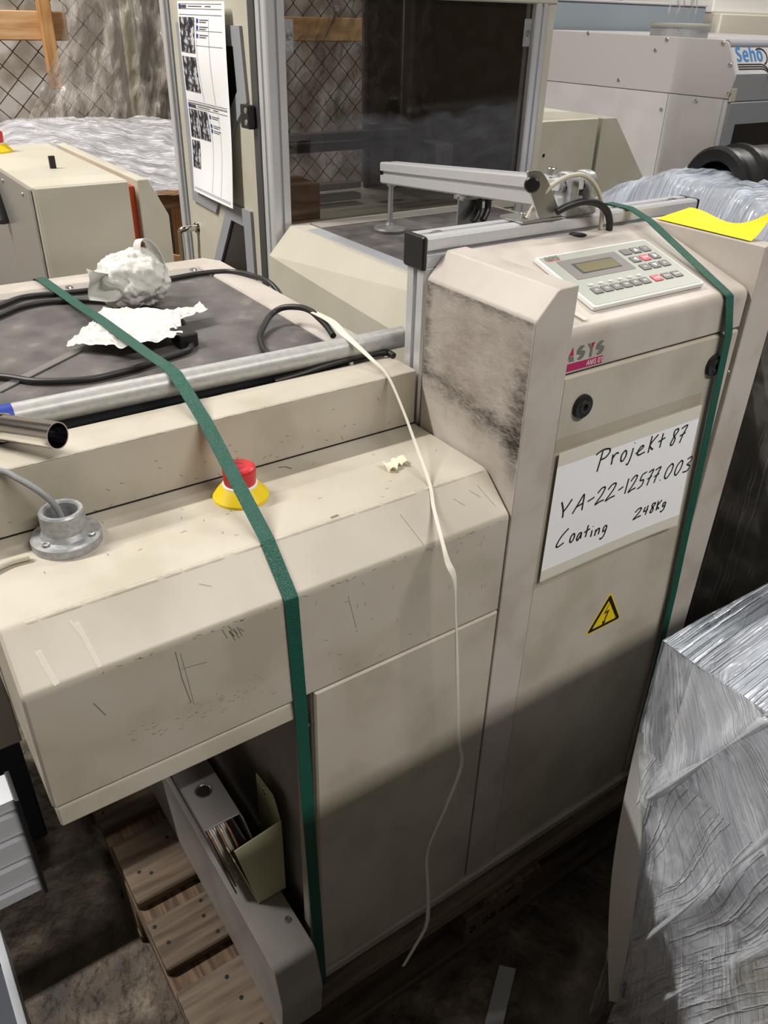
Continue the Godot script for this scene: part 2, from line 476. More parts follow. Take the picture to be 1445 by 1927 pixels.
func _ready() -> void:
	rng.seed = 7
	# camera
	var cam := Camera3D.new()
	cam.name = "camera"; cam.position = Vector3(-0.65659, 1.508, 0.63741)
	cam.rotation = Vector3(-0.5545, -0.6151, 0.0277)
	cam.fov = rad_to_deg(2.0 * atan(963.5 / 1510.28)); cam.near = 0.03; cam.far = 60.0
	add_child(cam); cam.current = true
	# environment
	var env := Environment.new()
	env.background_mode = Environment.BG_COLOR; env.background_color = Color(0.02, 0.02, 0.02)
	env.ambient_light_source = Environment.AMBIENT_SOURCE_DISABLED
	env.tonemap_mode = Environment.TONE_MAPPER_LINEAR; env.tonemap_exposure = 0.98
	env.sdfgi_enabled = true; env.ssao_enabled = true; env.ssil_enabled = true
	var we := WorldEnvironment.new(); we.name = "world_environment"; we.environment = env; add_child(we)
	materials()
	# two lamps of the hall, then two added fill lamps
	lamp(0.7, 2.45, 2.4, 15.5, "long fluorescent ceiling lamp in front of the machine", 0.05)
	lamp(-2.3, -1.75, 2.0, 24.0, "long fluorescent ceiling lamp behind the machine, to the left", 0.05)
	lamp(3.4, -1.0, 2.0, 8.5, "unseen fill lamp added above the grey soldering machine", 0.10)  # added fill for the soldering machine and right end station
	lamp(0.6, -2.9, 2.0, 4.5, "unseen fill lamp added close to the back wall", 0.10)  # added fill for the back of the hall
	room()
	machine()
	straps_and_signs()
	loose_items()
	pallet()
	enclosure()
	back_machines()
	wrapped_loads()
	fence()

# ---------------------------------------------------------------- room
func room() -> void:
	struct("floor", MB.new().box(-6, 9, -0.2, 0, -4.6, 6.5, 0.0), M.floor)
	struct("ceiling", MB.new().box(-6, 9, 4.6, 4.8, -4.6, 6.5, 0.0), M.ceiling)
	struct("wall_back", MB.new().box(-6, 9, 0, 4.6, -4.8, -4.6, 0.0), M.wall)
	struct("wall_front", MB.new().box(-6, 9, 0, 4.6, 6.5, 6.7, 0.0), M.wall)
	struct("wall_left", MB.new().box(-6.2, -6, 0, 4.6, -4.6, 6.5, 0.0), M.wall)
	struct("wall_right", MB.new().box(9, 9.2, 0, 4.6, -4.6, 6.5, 0.0), M.wall)

func screw(parent: Node3D, at: Vector3, dir: Vector3, r := 0.006, mat: Material = null) -> void:
	obj("screw", MB.new().lathe([Vector2(0, r * 0.35), Vector2(r * 0.4, r * 0.35), Vector2(r * 0.45, r * 0.55), Vector2(r * 0.8, r * 0.5), Vector2(r, r * 0.1), Vector2(r, 0)], at, dir, 14), mat if mat else M.steel, parent)

# ---------------------------------------------------------------- aluminium profile with grooves
func groove_poly(s: float) -> Array:
	# square section of side s with a groove in each face, as (u,v) around the centre
	var h := s / 2
	var g := s * 0.1
	var d := s * 0.16
	var q := [Vector2(g, -h), Vector2(h - 0.003, -h), Vector2(h, -h + 0.003), Vector2(h, -g), Vector2(h - d, -g), Vector2(h - d, g), Vector2(h, g), Vector2(h, h - 0.003), Vector2(h - 0.003, h), Vector2(g, h), Vector2(g, h - d), Vector2(-g, h - d), Vector2(-g, h), Vector2(-h + 0.003, h), Vector2(-h, h - 0.003), Vector2(-h, g), Vector2(-h + d, g), Vector2(-h + d, -g), Vector2(-h, -g), Vector2(-h, -h + 0.003), Vector2(-h + 0.003, -h), Vector2(-g, -h), Vector2(-g, -h + d), Vector2(g, -h + d)]
	return q
func shift(p: Array, by: Vector2) -> Array:
	var o := []
	for v in p: o.append(v + by)
	return o

# ---------------------------------------------------------------- the board handling machine
func machine() -> void:
	var t := thing("board_handling_machine", "beige board handling machine with control tower and conveyor, strapped to the pallet in the foreground", "machine", Vector3(-0.1, 0.147, -0.3))
	var R4 := 0.004
	# conveyor housing with its chamfered nose
	obj("conveyor_housing", MB.new().prism("x", MB.rnd([Vector2(-0.90, 0.9985), Vector2(-0.0545, 0.9985), Vector2(0, 0.952), Vector2(0, 0.794), Vector2(-0.90, 0.794)], [0, 0.006, 0.006, 0.004, 0], 3), -0.6175, -0.002, 0.003), M.paint, t)
	obj("lower_lip", MB.new().prism("x", MB.rnd([Vector2(-0.6, 0.7925), Vector2(-0.003, 0.7925), Vector2(-0.001, 0.7635), Vector2(-0.6, 0.7635)], [0, 0.006, 0.002, 0], 3), -0.6145, -0.314, 0.002), M.paint, t)
	obj("step_beam", MB.new().prism("x", MB.rnd([Vector2(-0.2154, 1.0), Vector2(-0.2154, 1.0813), Vector2(-0.282, 1.0813), Vector2(-0.282, 1.0)], [0, 0.004, 0.004, 0], 3), -0.64, -0.0035, 0.002), M.paint, t)
	obj("joint_gap", MB.new().box(-0.612, -0.004, 0.9986, 1.0005, -0.28, -0.2146, 0.0), M.dark, t)
	obj("guide_groove", MB.new().prism("x", [Vector2(-0.2825, 1.0), Vector2(-0.2825, 1.070), Vector2(-0.300, 1.070), Vector2(-0.300, 1.060), Vector2(-0.325, 1.060), Vector2(-0.325, 1.076), Vector2(-0.348, 1.076), Vector2(-0.348, 1.0)], -0.64, -0.02, 0.0), M.alu_dark, t)
	for x in [-0.305, -0.250]:
		obj("rail_clip", MB.new().box(x - 0.016, x + 0.016, 1.070, 1.0725, -0.300, -0.284, 0.0006), M.steel, t)
		screw(t, Vector3(x, 1.0725, -0.292), Vector3.UP, 0.005, M.black)
	# flat top: frame strips and dark cover sheet
	obj("top_frame", MB.new().prism("y", [Vector2(-0.05, -0.31), Vector2(0.006, -0.31), Vector2(0.006, -0.89), Vector2(-0.016, -0.928), Vector2(-0.75, -0.928), Vector2(-0.75, -0.868), Vector2(-0.05, -0.868)], 0.8, 1.0815, 0.003), M.paint_pink, t)
	obj("cover_sheet", MB.new().box(-0.75, -0.0525, 1.05, 1.0795, -0.8655, -0.3485, 0.002), M.sheet, t)
	obj("sheet_edge", MB.new().box(-0.75, -0.0545, 1.0795, 1.0807, -0.8645, -0.838, 0.0005), M.grey_paint, t)
	for p in [Vector2(-0.305, -0.851), Vector2(-0.070, -0.851)]: screw(t, Vector3(p.x, 1.0807, p.y), Vector3.UP, 0.007)
	obj("rear_skirt", MB.new().box(-0.59, 0.003, 0.62, 0.8, -0.92, -0.35, 0.003), M.grey_paint, t)
	# lower cabinet
	obj("lower_cabinet", MB.new().box(-0.305, 0.0, 0.172, 0.793, -0.60, -0.006, 0.002), M.grey_paint, t)
	var ld := obj("lower_door", MB.new().box(-0.3035, -0.0025, 0.1735, 0.7915, -0.02, 0.0, 0.0025), M.paint, t)
	obj("door_gasket", MB.new().box(-0.311, -0.3055, 0.1735, 0.752, -0.022, -0.012, 0.001), M.alu_dark, ld)
	obj("edge_strip", MB.new().box(-0.3185, -0.3118, 0.1735, 0.762, -0.028, -0.010, 0.001), M.paint, ld)
	screw(t, Vector3(-0.3118, 0.735, -0.008), Vector3(0, 0, 1), 0.004)
	obj("plinth", MB.new().prism("x", MB.rnd([Vector2(-0.6, 0.147), Vector2(0.002, 0.147), Vector2(0.006, 0.170), Vector2(-0.004, 0.1725), Vector2(-0.6, 0.1725)], [0, 0, 0.003, 0, 0], 2), -0.305, 0.497, 0.002), M.paint, t)
	# tower
	obj("tower_body", MB.new().box(0.004, 0.494, 0.1725, 1.13, -0.212, -0.022, 0.002), M.paint, t)
	var flank := [Vector2(0, 0.1735), Vector2(0, 1.2121), Vector2(0.031, 1.2455), Vector2(0.0635, 1.2465), Vector2(0.0635, 0.1735)]
	var fin := obj("left_fin", MB.new().prism("z", MB.rnd(flank, [0.002, 0.004, 0.003, 0.002, 0.002], 3), -0.2075, 0.0, 0.004), M.paint_pink, t)
	# the back of the fin slants in towards the rail
	var bk := MB.new()
	var q := [Vector3(0.001, 0.80, -0.207), Vector3(0.001, 1.211, -0.207), Vector3(0.031, 1.245, -0.207), Vector3(0.0635, 1.246, -0.207), Vector3(0.012, 0.80, -0.2135), Vector3(0.012, 1.205, -0.2135), Vector3(0.036, 1.219, -0.2135), Vector3(0.0635, 1.219, -0.2135)]
	for i in 3: bk.quad(q[i], q[i + 1], q[i + 5], q[i + 4], Vector3(-0.3, 0.3, -1))
	bk.quad(q[4], q[5], q[6], q[7], Vector3(0, 0, -1))
	obj("fin_back", bk, M.paint_pink, fin)
	# black rub marks over its flank
	var sm := MB.new()
	sm.quadn(Vector3(-0.0006, 1.2105, -0.206), Vector3(-0.0006, 1.2105, -0.002), Vector3(-0.0006, 0.955, -0.002), Vector3(-0.0006, 0.955, -0.206), Vector3.LEFT, Vector3.LEFT, Vector3.LEFT, Vector3.LEFT, Vector2(0, 0), Vector2(1, 0), Vector2(1, 1), Vector2(0, 1))
	obj("rub_mark", sm, M.scuff, fin, "black rub marks and scratches")
	obj("right_fin", MB.new().prism("z", MB.rnd([Vector2(0.4300, 0.1735), Vector2(0.4300, 1.2475), Vector2(0.4625, 1.2465), Vector2(0.496, 1.2121), Vector2(0.496, 0.1735)], [0.004, 0.003, 0.003, 0.003, 0.002], 3), -0.2075, 0.0, 0.009), M.paint_pink, t)
	# console cover
	obj("console_cover", MB.new().prism("x", MB.rnd([Vector2(-0.030, 1.1318), Vector2(-0.006, 1.1318), Vector2(-0.006, 1.1865), Vector2(-0.174, 1.2385), Vector2(-0.188, 1.2430), Vector2(-0.206, 1.2430), Vector2(-0.206, 1.1318)], [0, 0.002, 0.011, 0.03, 0.02, 0.002, 0], 5), 0.0645, 0.4262, 0.006), M.paint_pink, t)
	obj("cable_hole", MB.new().lathe([Vector2(0, 0.0006), Vector2(0.012, 0.0006), Vector2(0.013, 0.0)], Vector3(0.262, 1.2431, -0.194), Vector3.UP, 20), M.dark, t)
	# tower door with two locks and the warning sign
	var door := obj("tower_door", MB.new().box(0.0655, 0.4255, 0.1745, 1.1285, -0.024, -0.004, 0.003), M.paint, t)
	for c in [Vector2(0.106, 1.082), Vector2(0.379, 1.083)]:
		var at := Vector3(c.x, c.y, -0.004)
		obj("lock", MB.new().lathe([Vector2(0, 0.004), Vector2(0.0035, 0.004), Vector2(0.0045, 0.0075), Vector2(0.009, 0.0075), Vector2(0.0105, 0.0065), Vector2(0.0155, 0.0055), Vector2(0.0165, 0.003), Vector2(0.0165, 0)], at, Vector3(0, 0, 1), 28), M.black, door)
	var w := [Vector2(0.2535, 0.7175), Vector2(0.2960, 0.6440), Vector2(0.2085, 0.6440)]
	obj("warning_sign", MB.new().prism("z", MB.rnd(w, 0.008, 4), -0.0042, -0.0036, 0.0), M.yellow, door, "yellow high voltage warning triangle")
	var o := MB.new()
	var outer := MB.rnd([Vector2(0.2535, 0.7130), Vector2(0.2920, 0.6463), Vector2(0.2125, 0.6463)], 0.006, 3)
	var inner := MB.rnd([Vector2(0.2530, 0.7000), Vector2(0.2815, 0.6520), Vector2(0.2235, 0.6520)], 0.003, 3)
	for i in outer.size():
		var j := (i + 1) % outer.size()
		o.quad(v3(outer[i], -0.0033), v3(outer[j], -0.0033), v3(inner[j], -0.0033), v3(inner[i], -0.0033), Vector3(0, 0, 1))
	obj("warning_border", o, M.ink, door)
	var bolt := MB.new()
	bolt.prism("z", grow([Vector2(0.2565, 0.6900), Vector2(0.2478, 0.6730), Vector2(0.2545, 0.6745), Vector2(0.2505, 0.6605), Vector2(0.2480, 0.6615), Vector2(0.2500, 0.6545), Vector2(0.2550, 0.6595), Vector2(0.2525, 0.6600), Vector2(0.2580, 0.6770), Vector2(0.2510, 0.6755)], Vector2(0.2527, 0.6705), 1.3), -0.0036, -0.0032, 0.0)
	obj("warning_bolt", bolt, M.ink, door)
	# logo plate on the cover front
	var lz := -0.0055
	obj("logo_bar", MB.new().box(0.0640, 0.1335, 1.1352, 1.1452, -0.0064, lz, 0.0), M.pink, t, "magenta maker's bar")
	word("logo_text", "AMS 01", 0.0088, M.white, Transform3D(Basis(), Vector3(0.1185, 1.1402, lz + 0.0003)), t, false)
	var lg := MB.new()
	for g in [[0.064, 0], [0.0835, 1], [0.1015, 2], [0.1180, 3]]:
		var x: float = g[0]
		var y0 := 1.1478
		if g[1] == 0:
			lg.quad(Vector3(x - 0.0002, y0, lz), Vector3(x + 0.004, y0, lz), Vector3(x + 0.0085, y0 + 0.0075, lz), Vector3(x + 0.0040, y0 + 0.0075, lz), Vector3(0, 0, 1))
			lg.quad(Vector3(x + 0.0075, y0, lz), Vector3(x + 0.0165, y0, lz), Vector3(x + 0.0140, y0 + 0.0065, lz), Vector3(x + 0.0080, y0 + 0.0065, lz), Vector3(0, 0, 1))
		elif g[1] == 2:
			lg.quad(Vector3(x + 0.006, y0, lz), Vector3(x + 0.010, y0, lz), Vector3(x + 0.010, y0 + 0.011, lz), Vector3(x + 0.006, y0 + 0.011, lz), Vector3(0, 0, 1))
			lg.quad(Vector3(x + 0.006, y0 + 0.011, lz), Vector3(x + 0.009, y0 + 0.011, lz), Vector3(x + 0.004, y0 + 0.0185, lz), Vector3(x, y0 + 0.0185, lz), Vector3(0, 0, 1))
		else:
			for k in 3:
				for e in 4:
					var ya := 0.0065 * k + 0.00135 * e
					var yb := ya + 0.00135
					var wa := 0.0074 * sqrt(maxf(0.06, 1.0 - pow((ya - 0.0092) / 0.0096, 2.0)))
					var wb := 0.0074 * sqrt(maxf(0.06, 1.0 - pow((yb - 0.0092) / 0.0096, 2.0)))
					var cl := 0.30 if k == 0 and e > 1 else 1.0    # the S is open at the lower left and the upper right
					var cr := 0.30 if k == 2 and e < 2 else 1.0
					var tl := 0.0016 if k == 1 else 0.0
					lg.quad(Vector3(x + 0.0074 - wa * cl, y0 + ya + tl, lz), Vector3(x + 0.0074 + wa * cr, y0 + ya - tl, lz), Vector3(x + 0.0074 + wb * cr, y0 + yb - tl, lz), Vector3(x + 0.0074 - wb * cl, y0 + yb + tl, lz), Vector3(0, 0, 1))
	obj("logo_letter", lg, M.logo_grey, t, "grey striped letters of the maker's mark")
	var lr := MB.new()
	lr.flat(Vector3(0.0700, 1.1555, lz), Vector3(0.0782, 1.1555, lz), Vector3(0.0755, 1.1668, lz), Vector3(0, 0, 1))
	obj("logo_accent", lr, M.logo_red, t)
	var lr2 := MB.new()
	lr2.flat(Vector3(0.1080, 1.1665, lz), Vector3(0.1145, 1.1665, lz), Vector3(0.1105, 1.1580, lz), Vector3(0, 0, 1))
	obj("logo_accent", lr2, M.logo_red, t)
	obj("tape_residue", slab([Vector3(0.0865, 1.2076, -0.066), Vector3(0.0935, 1.2076, -0.066), Vector3(0.1100, 1.1925, -0.018), Vector3(0.1010, 1.1925, -0.018)], Vector3(0, 0.0003, 0)), M.tape, t)
	screw(t, Vector3(0.4300, 1.060, -0.008), Vector3.LEFT, 0.004)
	keypad(t)
	estop(t, Vector3(-0.310, 0.9985, -0.160), Vector3.UP)
	# cast flange with a bore
	var fc := Vector3(-0.517, 0.9985, -0.172)
	var fl := obj("tube_flange", MB.new().lathe([Vector2(0.0175, 0.006), Vector2(0.0175, 0.040), Vector2(0.0190, 0.0425), Vector2(0.0225, 0.0425), Vector2(0.0240, 0.0405), Vector2(0.0240, 0.019), Vector2(0.0275, 0.0135), Vector2(0.0355, 0.0128), Vector2(0.0380, 0.0105), Vector2(0.0380, 0.0)], fc, Vector3.UP, 40), M.alu_cast, t)
	obj("flange_bore", MB.new().lathe([Vector2(0, 0.008), Vector2(0.0174, 0.008)], fc, Vector3.UP, 24), M.dark, fl)
	for a in [2.55, 0.75]:
		screw(fl, fc + Vector3(cos(a) * 0.0305, 0.0128, sin(a) * 0.0305), Vector3.UP, 0.0048)
	# post and rail behind the tower, with end caps
	obj("rail_post", MB.new().prism("y", shift(groove_poly(0.042), Vector2(0.0225, -0.2360)), 0.62, 1.2220, 0.001), M.alu, t)
	obj("profile_rail", MB.new().prism("x", shift(groove_poly(0.042), Vector2(-0.2360, 1.2415)), 0.003, 0.560, 0.001), M.alu, t)
	obj("profile_rail", MB.new().prism("x", shift(groove_poly(0.042), Vector2(-0.2360, 1.1990)), 0.046, 0.555, 0.001), M.alu_dark, t)
	obj("end_cap", MB.new().prism("x", MB.rnd([Vector2(-0.2585, 1.2195), Vector2(-0.2135, 1.2195), Vector2(-0.2135, 1.2640), Vector2(-0.2585, 1.2640)], 0.004, 3), -0.004, 0.0035, 0.002), M.black, t)
	obj("end_cap", MB.new().prism("x", MB.rnd([Vector2(-0.2575, 1.2200), Vector2(-0.2145, 1.2200), Vector2(-0.2145, 1.2630), Vector2(-0.2575, 1.2630)], 0.003, 3), 0.5595, 0.5645, 0.001), M.black, t)
	for x in [0.035, 0.52]: obj("slot_nut", MB.new().box(x - 0.008, x + 0.008, 1.258, 1.2640, -0.241, -0.231, 0.002), M.steel, t)
	swing_clamp(t)
	side_base(t)
	scratches(t)

func grow(p: Array, c: Vector2, k: float) -> Array:
	var o := []
	for v in p: o.append(c + (v - c) * k)
	return o

func v3(p: Vector2, z: float) -> Vector3: return Vector3(p.x, p.y, z)

func estop(t: Node3D, at: Vector3, dir: Vector3, s := 1.0) -> void:
	var e := obj("emergency_stop", MB.new().lathe([Vector2(0.0215 * s, 0.017 * s), Vector2(0.0225 * s, 0.0175 * s), Vector2(0.0345 * s, 0.0035 * s), Vector2(0.0345 * s, 0)], at, dir, 36), M.yellow, t, "yellow collar")
	obj("collar_ring", MB.new().lathe([Vector2(0, 0.0165 * s), Vector2(0.0215 * s, 0.0165 * s), Vector2(0.0215 * s, 0.019 * s), Vector2(0.0195 * s, 0.020 * s)], at, dir, 32), M.white, e)
	obj("push_button", MB.new().lathe([Vector2(0, 0.043 * s), Vector2(0.017 * s, 0.0428 * s), Vector2(0.0195 * s, 0.041 * s), Vector2(0.0205 * s, 0.038 * s), Vector2(0.0195 * s, 0.020 * s), Vector2(0, 0.020 * s)], at, dir, 36), M.red, e, "red mushroom button")
	obj("button_ring", MB.new().lathe([Vector2(0.0060 * s, 0.0433 * s), Vector2(0.0078 * s, 0.0433 * s)], at, dir, 24), M.logo_red, e)

func keypad(t: Node3D) -> void:
	var an := atan(0.309)
	var co := cos(an)
	# local frame: x right, y up the slope, z out of the panel
	var xf := Transform3D(Basis(Vector3.RIGHT, Vector3(0, sin(an), -co), Vector3(0, co, sin(an))), Vector3(0, 1.1948, -0.0310))
	var kp := Node3D.new()
	var y := func(z: float) -> float: return (-z - 0.031) / co
	var H := 0.1215
	var place := func(called: String, mb: MB, mat: Material, par: Node3D) -> MeshInstance3D:
		var o := put(called, mb.mesh(), mat, Vector3.ZERO, par)
		if par == t: o.transform = Transform3D(xf.basis, xf.origin - bases[t])
		else: o.transform = Transform3D()
		return o
	var pan: MeshInstance3D = place.call("keypad", MB.new().prism("z", MB.rnd([Vector2(0.131, 0), Vector2(0.3515, 0), Vector2(0.3515, H), Vector2(0.131, H)], 0.004, 3), 0.0, 0.0065, 0.001), M.white, t)
	place.call("keypad_face", MB.new().prism("z", MB.rnd([Vector2(0.1345, 0.0035), Vector2(0.348, 0.0035), Vector2(0.348, H - 0.0035), Vector2(0.1345, H - 0.0035)], 0.004, 3), 0.0062, 0.0070, 0.0), M.keypad, pan)
	place.call("display_bezel", MB.new().prism("z", MB.rnd([Vector2(0.154, y.call(-0.0865)), Vector2(0.2685, y.call(-0.0865)), Vector2(0.2685, y.call(-0.1300)), Vector2(0.154, y.call(-0.1300))], 0.003, 3), 0.0068, 0.0074, 0.0), M.bumper, pan)
	place.call("display_frame", MB.new().box(0.173, 0.250, y.call(-0.0965), y.call(-0.1195), 0.007, 0.0078, 0.0), M.black, pan)
	place.call("display", MB.new().box(0.1765, 0.2480, y.call(-0.0980), y.call(-0.1165), 0.0072, 0.0081, 0.0), M.lcd, pan)
	place.call("brand_bar", MB.new().box(0.1425, 0.1650, y.call(-0.1325), y.call(-0.1345), 0.0068, 0.0073, 0.0), M.keyred, pan)
	var txt := func(s: String, size: float, p: Vector2, mat: Material) -> void:
		var tm := TextMesh.new()
		var f := SystemFont.new(); f.font_names = ["Droid Sans"]; f.font_weight = 700
		tm.font = f; tm.text = s; tm.font_size = 48; tm.pixel_size = size / 48.0; tm.depth = 0.0003
		var o := put("key_legend", tm, mat, Vector3.ZERO, pan)
		o.position = Vector3(p.x, p.y, 0.0086)
	txt.call("ASYS", 0.0110, Vector2(0.1535, y.call(-0.1378)), M.logo_grey)
	var fx := [0.1625, 0.1812, 0.2000, 0.2186, 0.2372, 0.2558]
	var key := func(cx: float, cz: float, mat: Material, w: float) -> void:
		var cy: float = y.call(cz)
		place.call("key", MB.new().prism("z", MB.rnd([Vector2(cx - w / 2, cy - 0.0068), Vector2(cx + w / 2, cy - 0.0068), Vector2(cx + w / 2, cy + 0.0068), Vector2(cx - w / 2, cy + 0.0068)], 0.0018, 3), 0.0068, 0.0084, 0.0004), mat, pan)
	for i in 6:
		key.call(fx[i], -0.0595, M.key, 0.0155)
		txt.call("F%d" % (i + 1), 0.0055, Vector2(fx[i], y.call(-0.0595)), M.white)
		txt.call("000", 0.0030, Vector2(fx[i], y.call(-0.0715)), M.white)
	for k in [[0.2800, "Stop", M.keyred], [0.3015, "Para", M.key], [0.3220, "Enter", M.key]]:
		key.call(k[0], -0.0595, k[2], 0.0165)
		txt.call(k[1], 0.0050, Vector2(k[0], y.call(-0.0595)), M.white)
	var gx := [0.2855, 0.3060, 0.3265]
	var gz := [-0.1240, -0.1050, -0.0860]
	var names := [["", "up", "I"], ["left", "STOP", "right"], ["CL", "down", "AL"]]
	for r in 3:
		for c in 3:
			var s: String = names[r][c]
			key.call(gx[c], gz[r], M.keyred if s == "STOP" else M.key, 0.0165)
			var cc := Vector2(gx[c], y.call(gz[r]))
			var d: Vector2 = {"up": Vector2(0, 1), "down": Vector2(0, -1), "left": Vector2(-1, 0), "right": Vector2(1, 0)}.get(s, Vector2.ZERO)
			if d != Vector2.ZERO:
				var e := d.orthogonal()
				place.call("key_arrow", MB.new().prism("z", [cc + d * 0.0040, cc - d * 0.0030 + e * 0.0045, cc - d * 0.0030 - e * 0.0045], 0.0083, 0.0087, 0.0), M.white, pan)
			elif s: txt.call(s, 0.0050, cc, M.white)
	kp.free()

func bolt_head(p: Node3D, at: Vector3, dir: Vector3, r: float, h: float) -> void:
	obj("bolt", MB.new().lathe([Vector2(0, h * 0.6), Vector2(r * 0.5, h * 0.6), Vector2(r * 0.55, h), Vector2(r * 0.92, h), Vector2(r, h * 0.9), Vector2(r, 0)], at, dir, 18), M.steel, p)

# the swing arm hinged on the rail
func swing_clamp(t: Node3D) -> void:
	var A := Vector3(0.272, 1.293, -0.228)
	var B := Vector3(0.4225, 1.2155, -0.906)
	var dir := (B - A).normalized()
	var side := dir.cross(Vector3.UP).normalized()
	var up := side.cross(dir).normalized()
	var L := A.distance_to(B)
	var arm := put("swing_arm", MB.new().prism("z", groove_poly(0.043), 0.0, L, 0.001).mesh(), M.alu, Vector3.ZERO, t)
	var bs := Basis(side, up, -dir)
	arm.transform = Transform3D(Basis(-side, up, dir), A - bases[t])
	var cap := put("arm_end_cap", MB.new().prism("z", MB.rnd([Vector2(-0.0215, -0.0215), Vector2(0.0215, -0.0215), Vector2(0.0215, 0.0215), Vector2(-0.0215, 0.0215)], 0.003, 2), L, L + 0.004, 0.001).mesh(), M.black, Vector3.ZERO, t)
	cap.transform = arm.transform
	# levelling foot under its free end
	var F := Vector3(0.4262, 1.0915, -0.9035)
	var foot := obj("levelling_foot", MB.new().lathe([Vector2(0.0, 0.020), Vector2(0.008, 0.020), Vector2(0.012, 0.0145), Vector2(0.034, 0.010), Vector2(0.0375, 0.006), Vector2(0.036, 0.0)], F, Vector3.UP, 36), std(c8(112, 112, 112), 0.5, 0.2), t)
	obj("foot_spindle", MB.new().lathe([Vector2(0, 0.0), Vector2(0.006, 0.0), Vector2(0.006, 0.112), Vector2(0, 0.112)], F + Vector3(0, 0.014, 0), Vector3.UP, 14), M.steel, foot)
	obj("lock_nut", MB.new().lathe([Vector2(0.006, 0.0), Vector2(0.0115, 0.0), Vector2(0.0115, 0.008), Vector2(0.006, 0.008)], F + Vector3(0, 0.096, 0), Vector3.UP, 6), M.steel, foot)
	# sensor bracket hanging under the arm
	var m := A.lerp(B, 0.44) + Vector3(0, -0.0215, 0)
	var br := obj("sensor_bracket", MB.new().box(m.x - 0.030, m.x + 0.026, m.y - 0.125, m.y, m.z - 0.002, m.z + 0.002, 0.0008), M.steel, t)
	for s in [0.010, 0.032]:
		var h := m + Vector3(s, 0, 0.010)
		obj("wing_handle", MB.new().tube(MB.smooth([h + Vector3(0, -0.004, 0), h + Vector3(-0.001, -0.024, 0.002), h + Vector3(-0.010, -0.036, 0.006), h + Vector3(-0.017, -0.042, 0.008)], 4), 0.0062, 10), M.black, br)
	obj("bracket_shim", MB.new().box(m.x - 0.03, m.x + 0.055, m.y - 0.006, m.y, m.z - 0.014, m.z + 0.014, 0.001), M.steel, br)
	# hinge plate, angled stop plate and knob
	var plate := obj("hinge_plate", MB.new().box(0.168, 0.246, 1.2632, 1.2672, -0.2620, -0.2125, 0.001), M.steel, t)
	bolt_head(plate, Vector3(0.186, 1.2672, -0.232), Vector3.UP, 0.0055, 0.007)
	bolt_head(plate, Vector3(0.232, 1.2672, -0.245), Vector3.UP, 0.0055, 0.007)
	var st := MB.new()
	st.prism("z", MB.rnd([Vector2(0.198, 1.2672), Vector2(0.243, 1.2672), Vector2(0.206, 1.3200), Vector2(0.188, 1.3340), Vector2(0.166, 1.3330), Vector2(0.176, 1.3020)], [0, 0, 0.012, 0.012, 0.004, 0.006], 3), -0.2160, -0.2120, 0.0008)
	obj("stop_plate", st, M.steel, t)
	var kd := Vector3(-0.72, 0.05, 0.69).normalized()
	obj("clamp_knob", MB.new().lathe([Vector2(0, 0.038), Vector2(0.0085, 0.038), Vector2(0.0105, 0.036), Vector2(0.0105, 0.032), Vector2(0.006, 0.027), Vector2(0.0055, 0.014), Vector2(0.0085, 0.012), Vector2(0.0085, 0)], Vector3(0.180, 1.318, -0.214), kd, 24), M.black, t)
	# hinge block: two cast eyes
	obj("hinge_block", MB.new().box(0.256, 0.318, 1.2632, 1.2790, -0.258, -0.214, 0.003), M.alu_cast, t)
	for x in [0.262, 0.300]:
		var e := MB.new().prism("x", MB.rnd([Vector2(-0.256, 1.275), Vector2(-0.216, 1.275), Vector2(-0.216, 1.322), Vector2(-0.256, 1.322)], [0, 0, 0.019, 0.019], 6), x, x + 0.014, 0.002)
		var eye := obj("hinge_eye", e, M.alu_cast, t)
		obj("eye_socket", MB.new().lathe([Vector2(0, 0.0012), Vector2(0.0085, 0.0012), Vector2(0.0095, 0.0003)], Vector3(x, 1.3015, -0.236), Vector3.LEFT, 6), M.dark, eye)
	obj("hinge_pin", MB.new().tube([Vector3(0.255, 1.3015, -0.236), Vector3(0.322, 1.3015, -0.236)], 0.008, 14), M.steel, t)
	bolt_head(t, Vector3(0.262, 1.3145, -0.262), Vector3.UP, 0.007, 0.010)

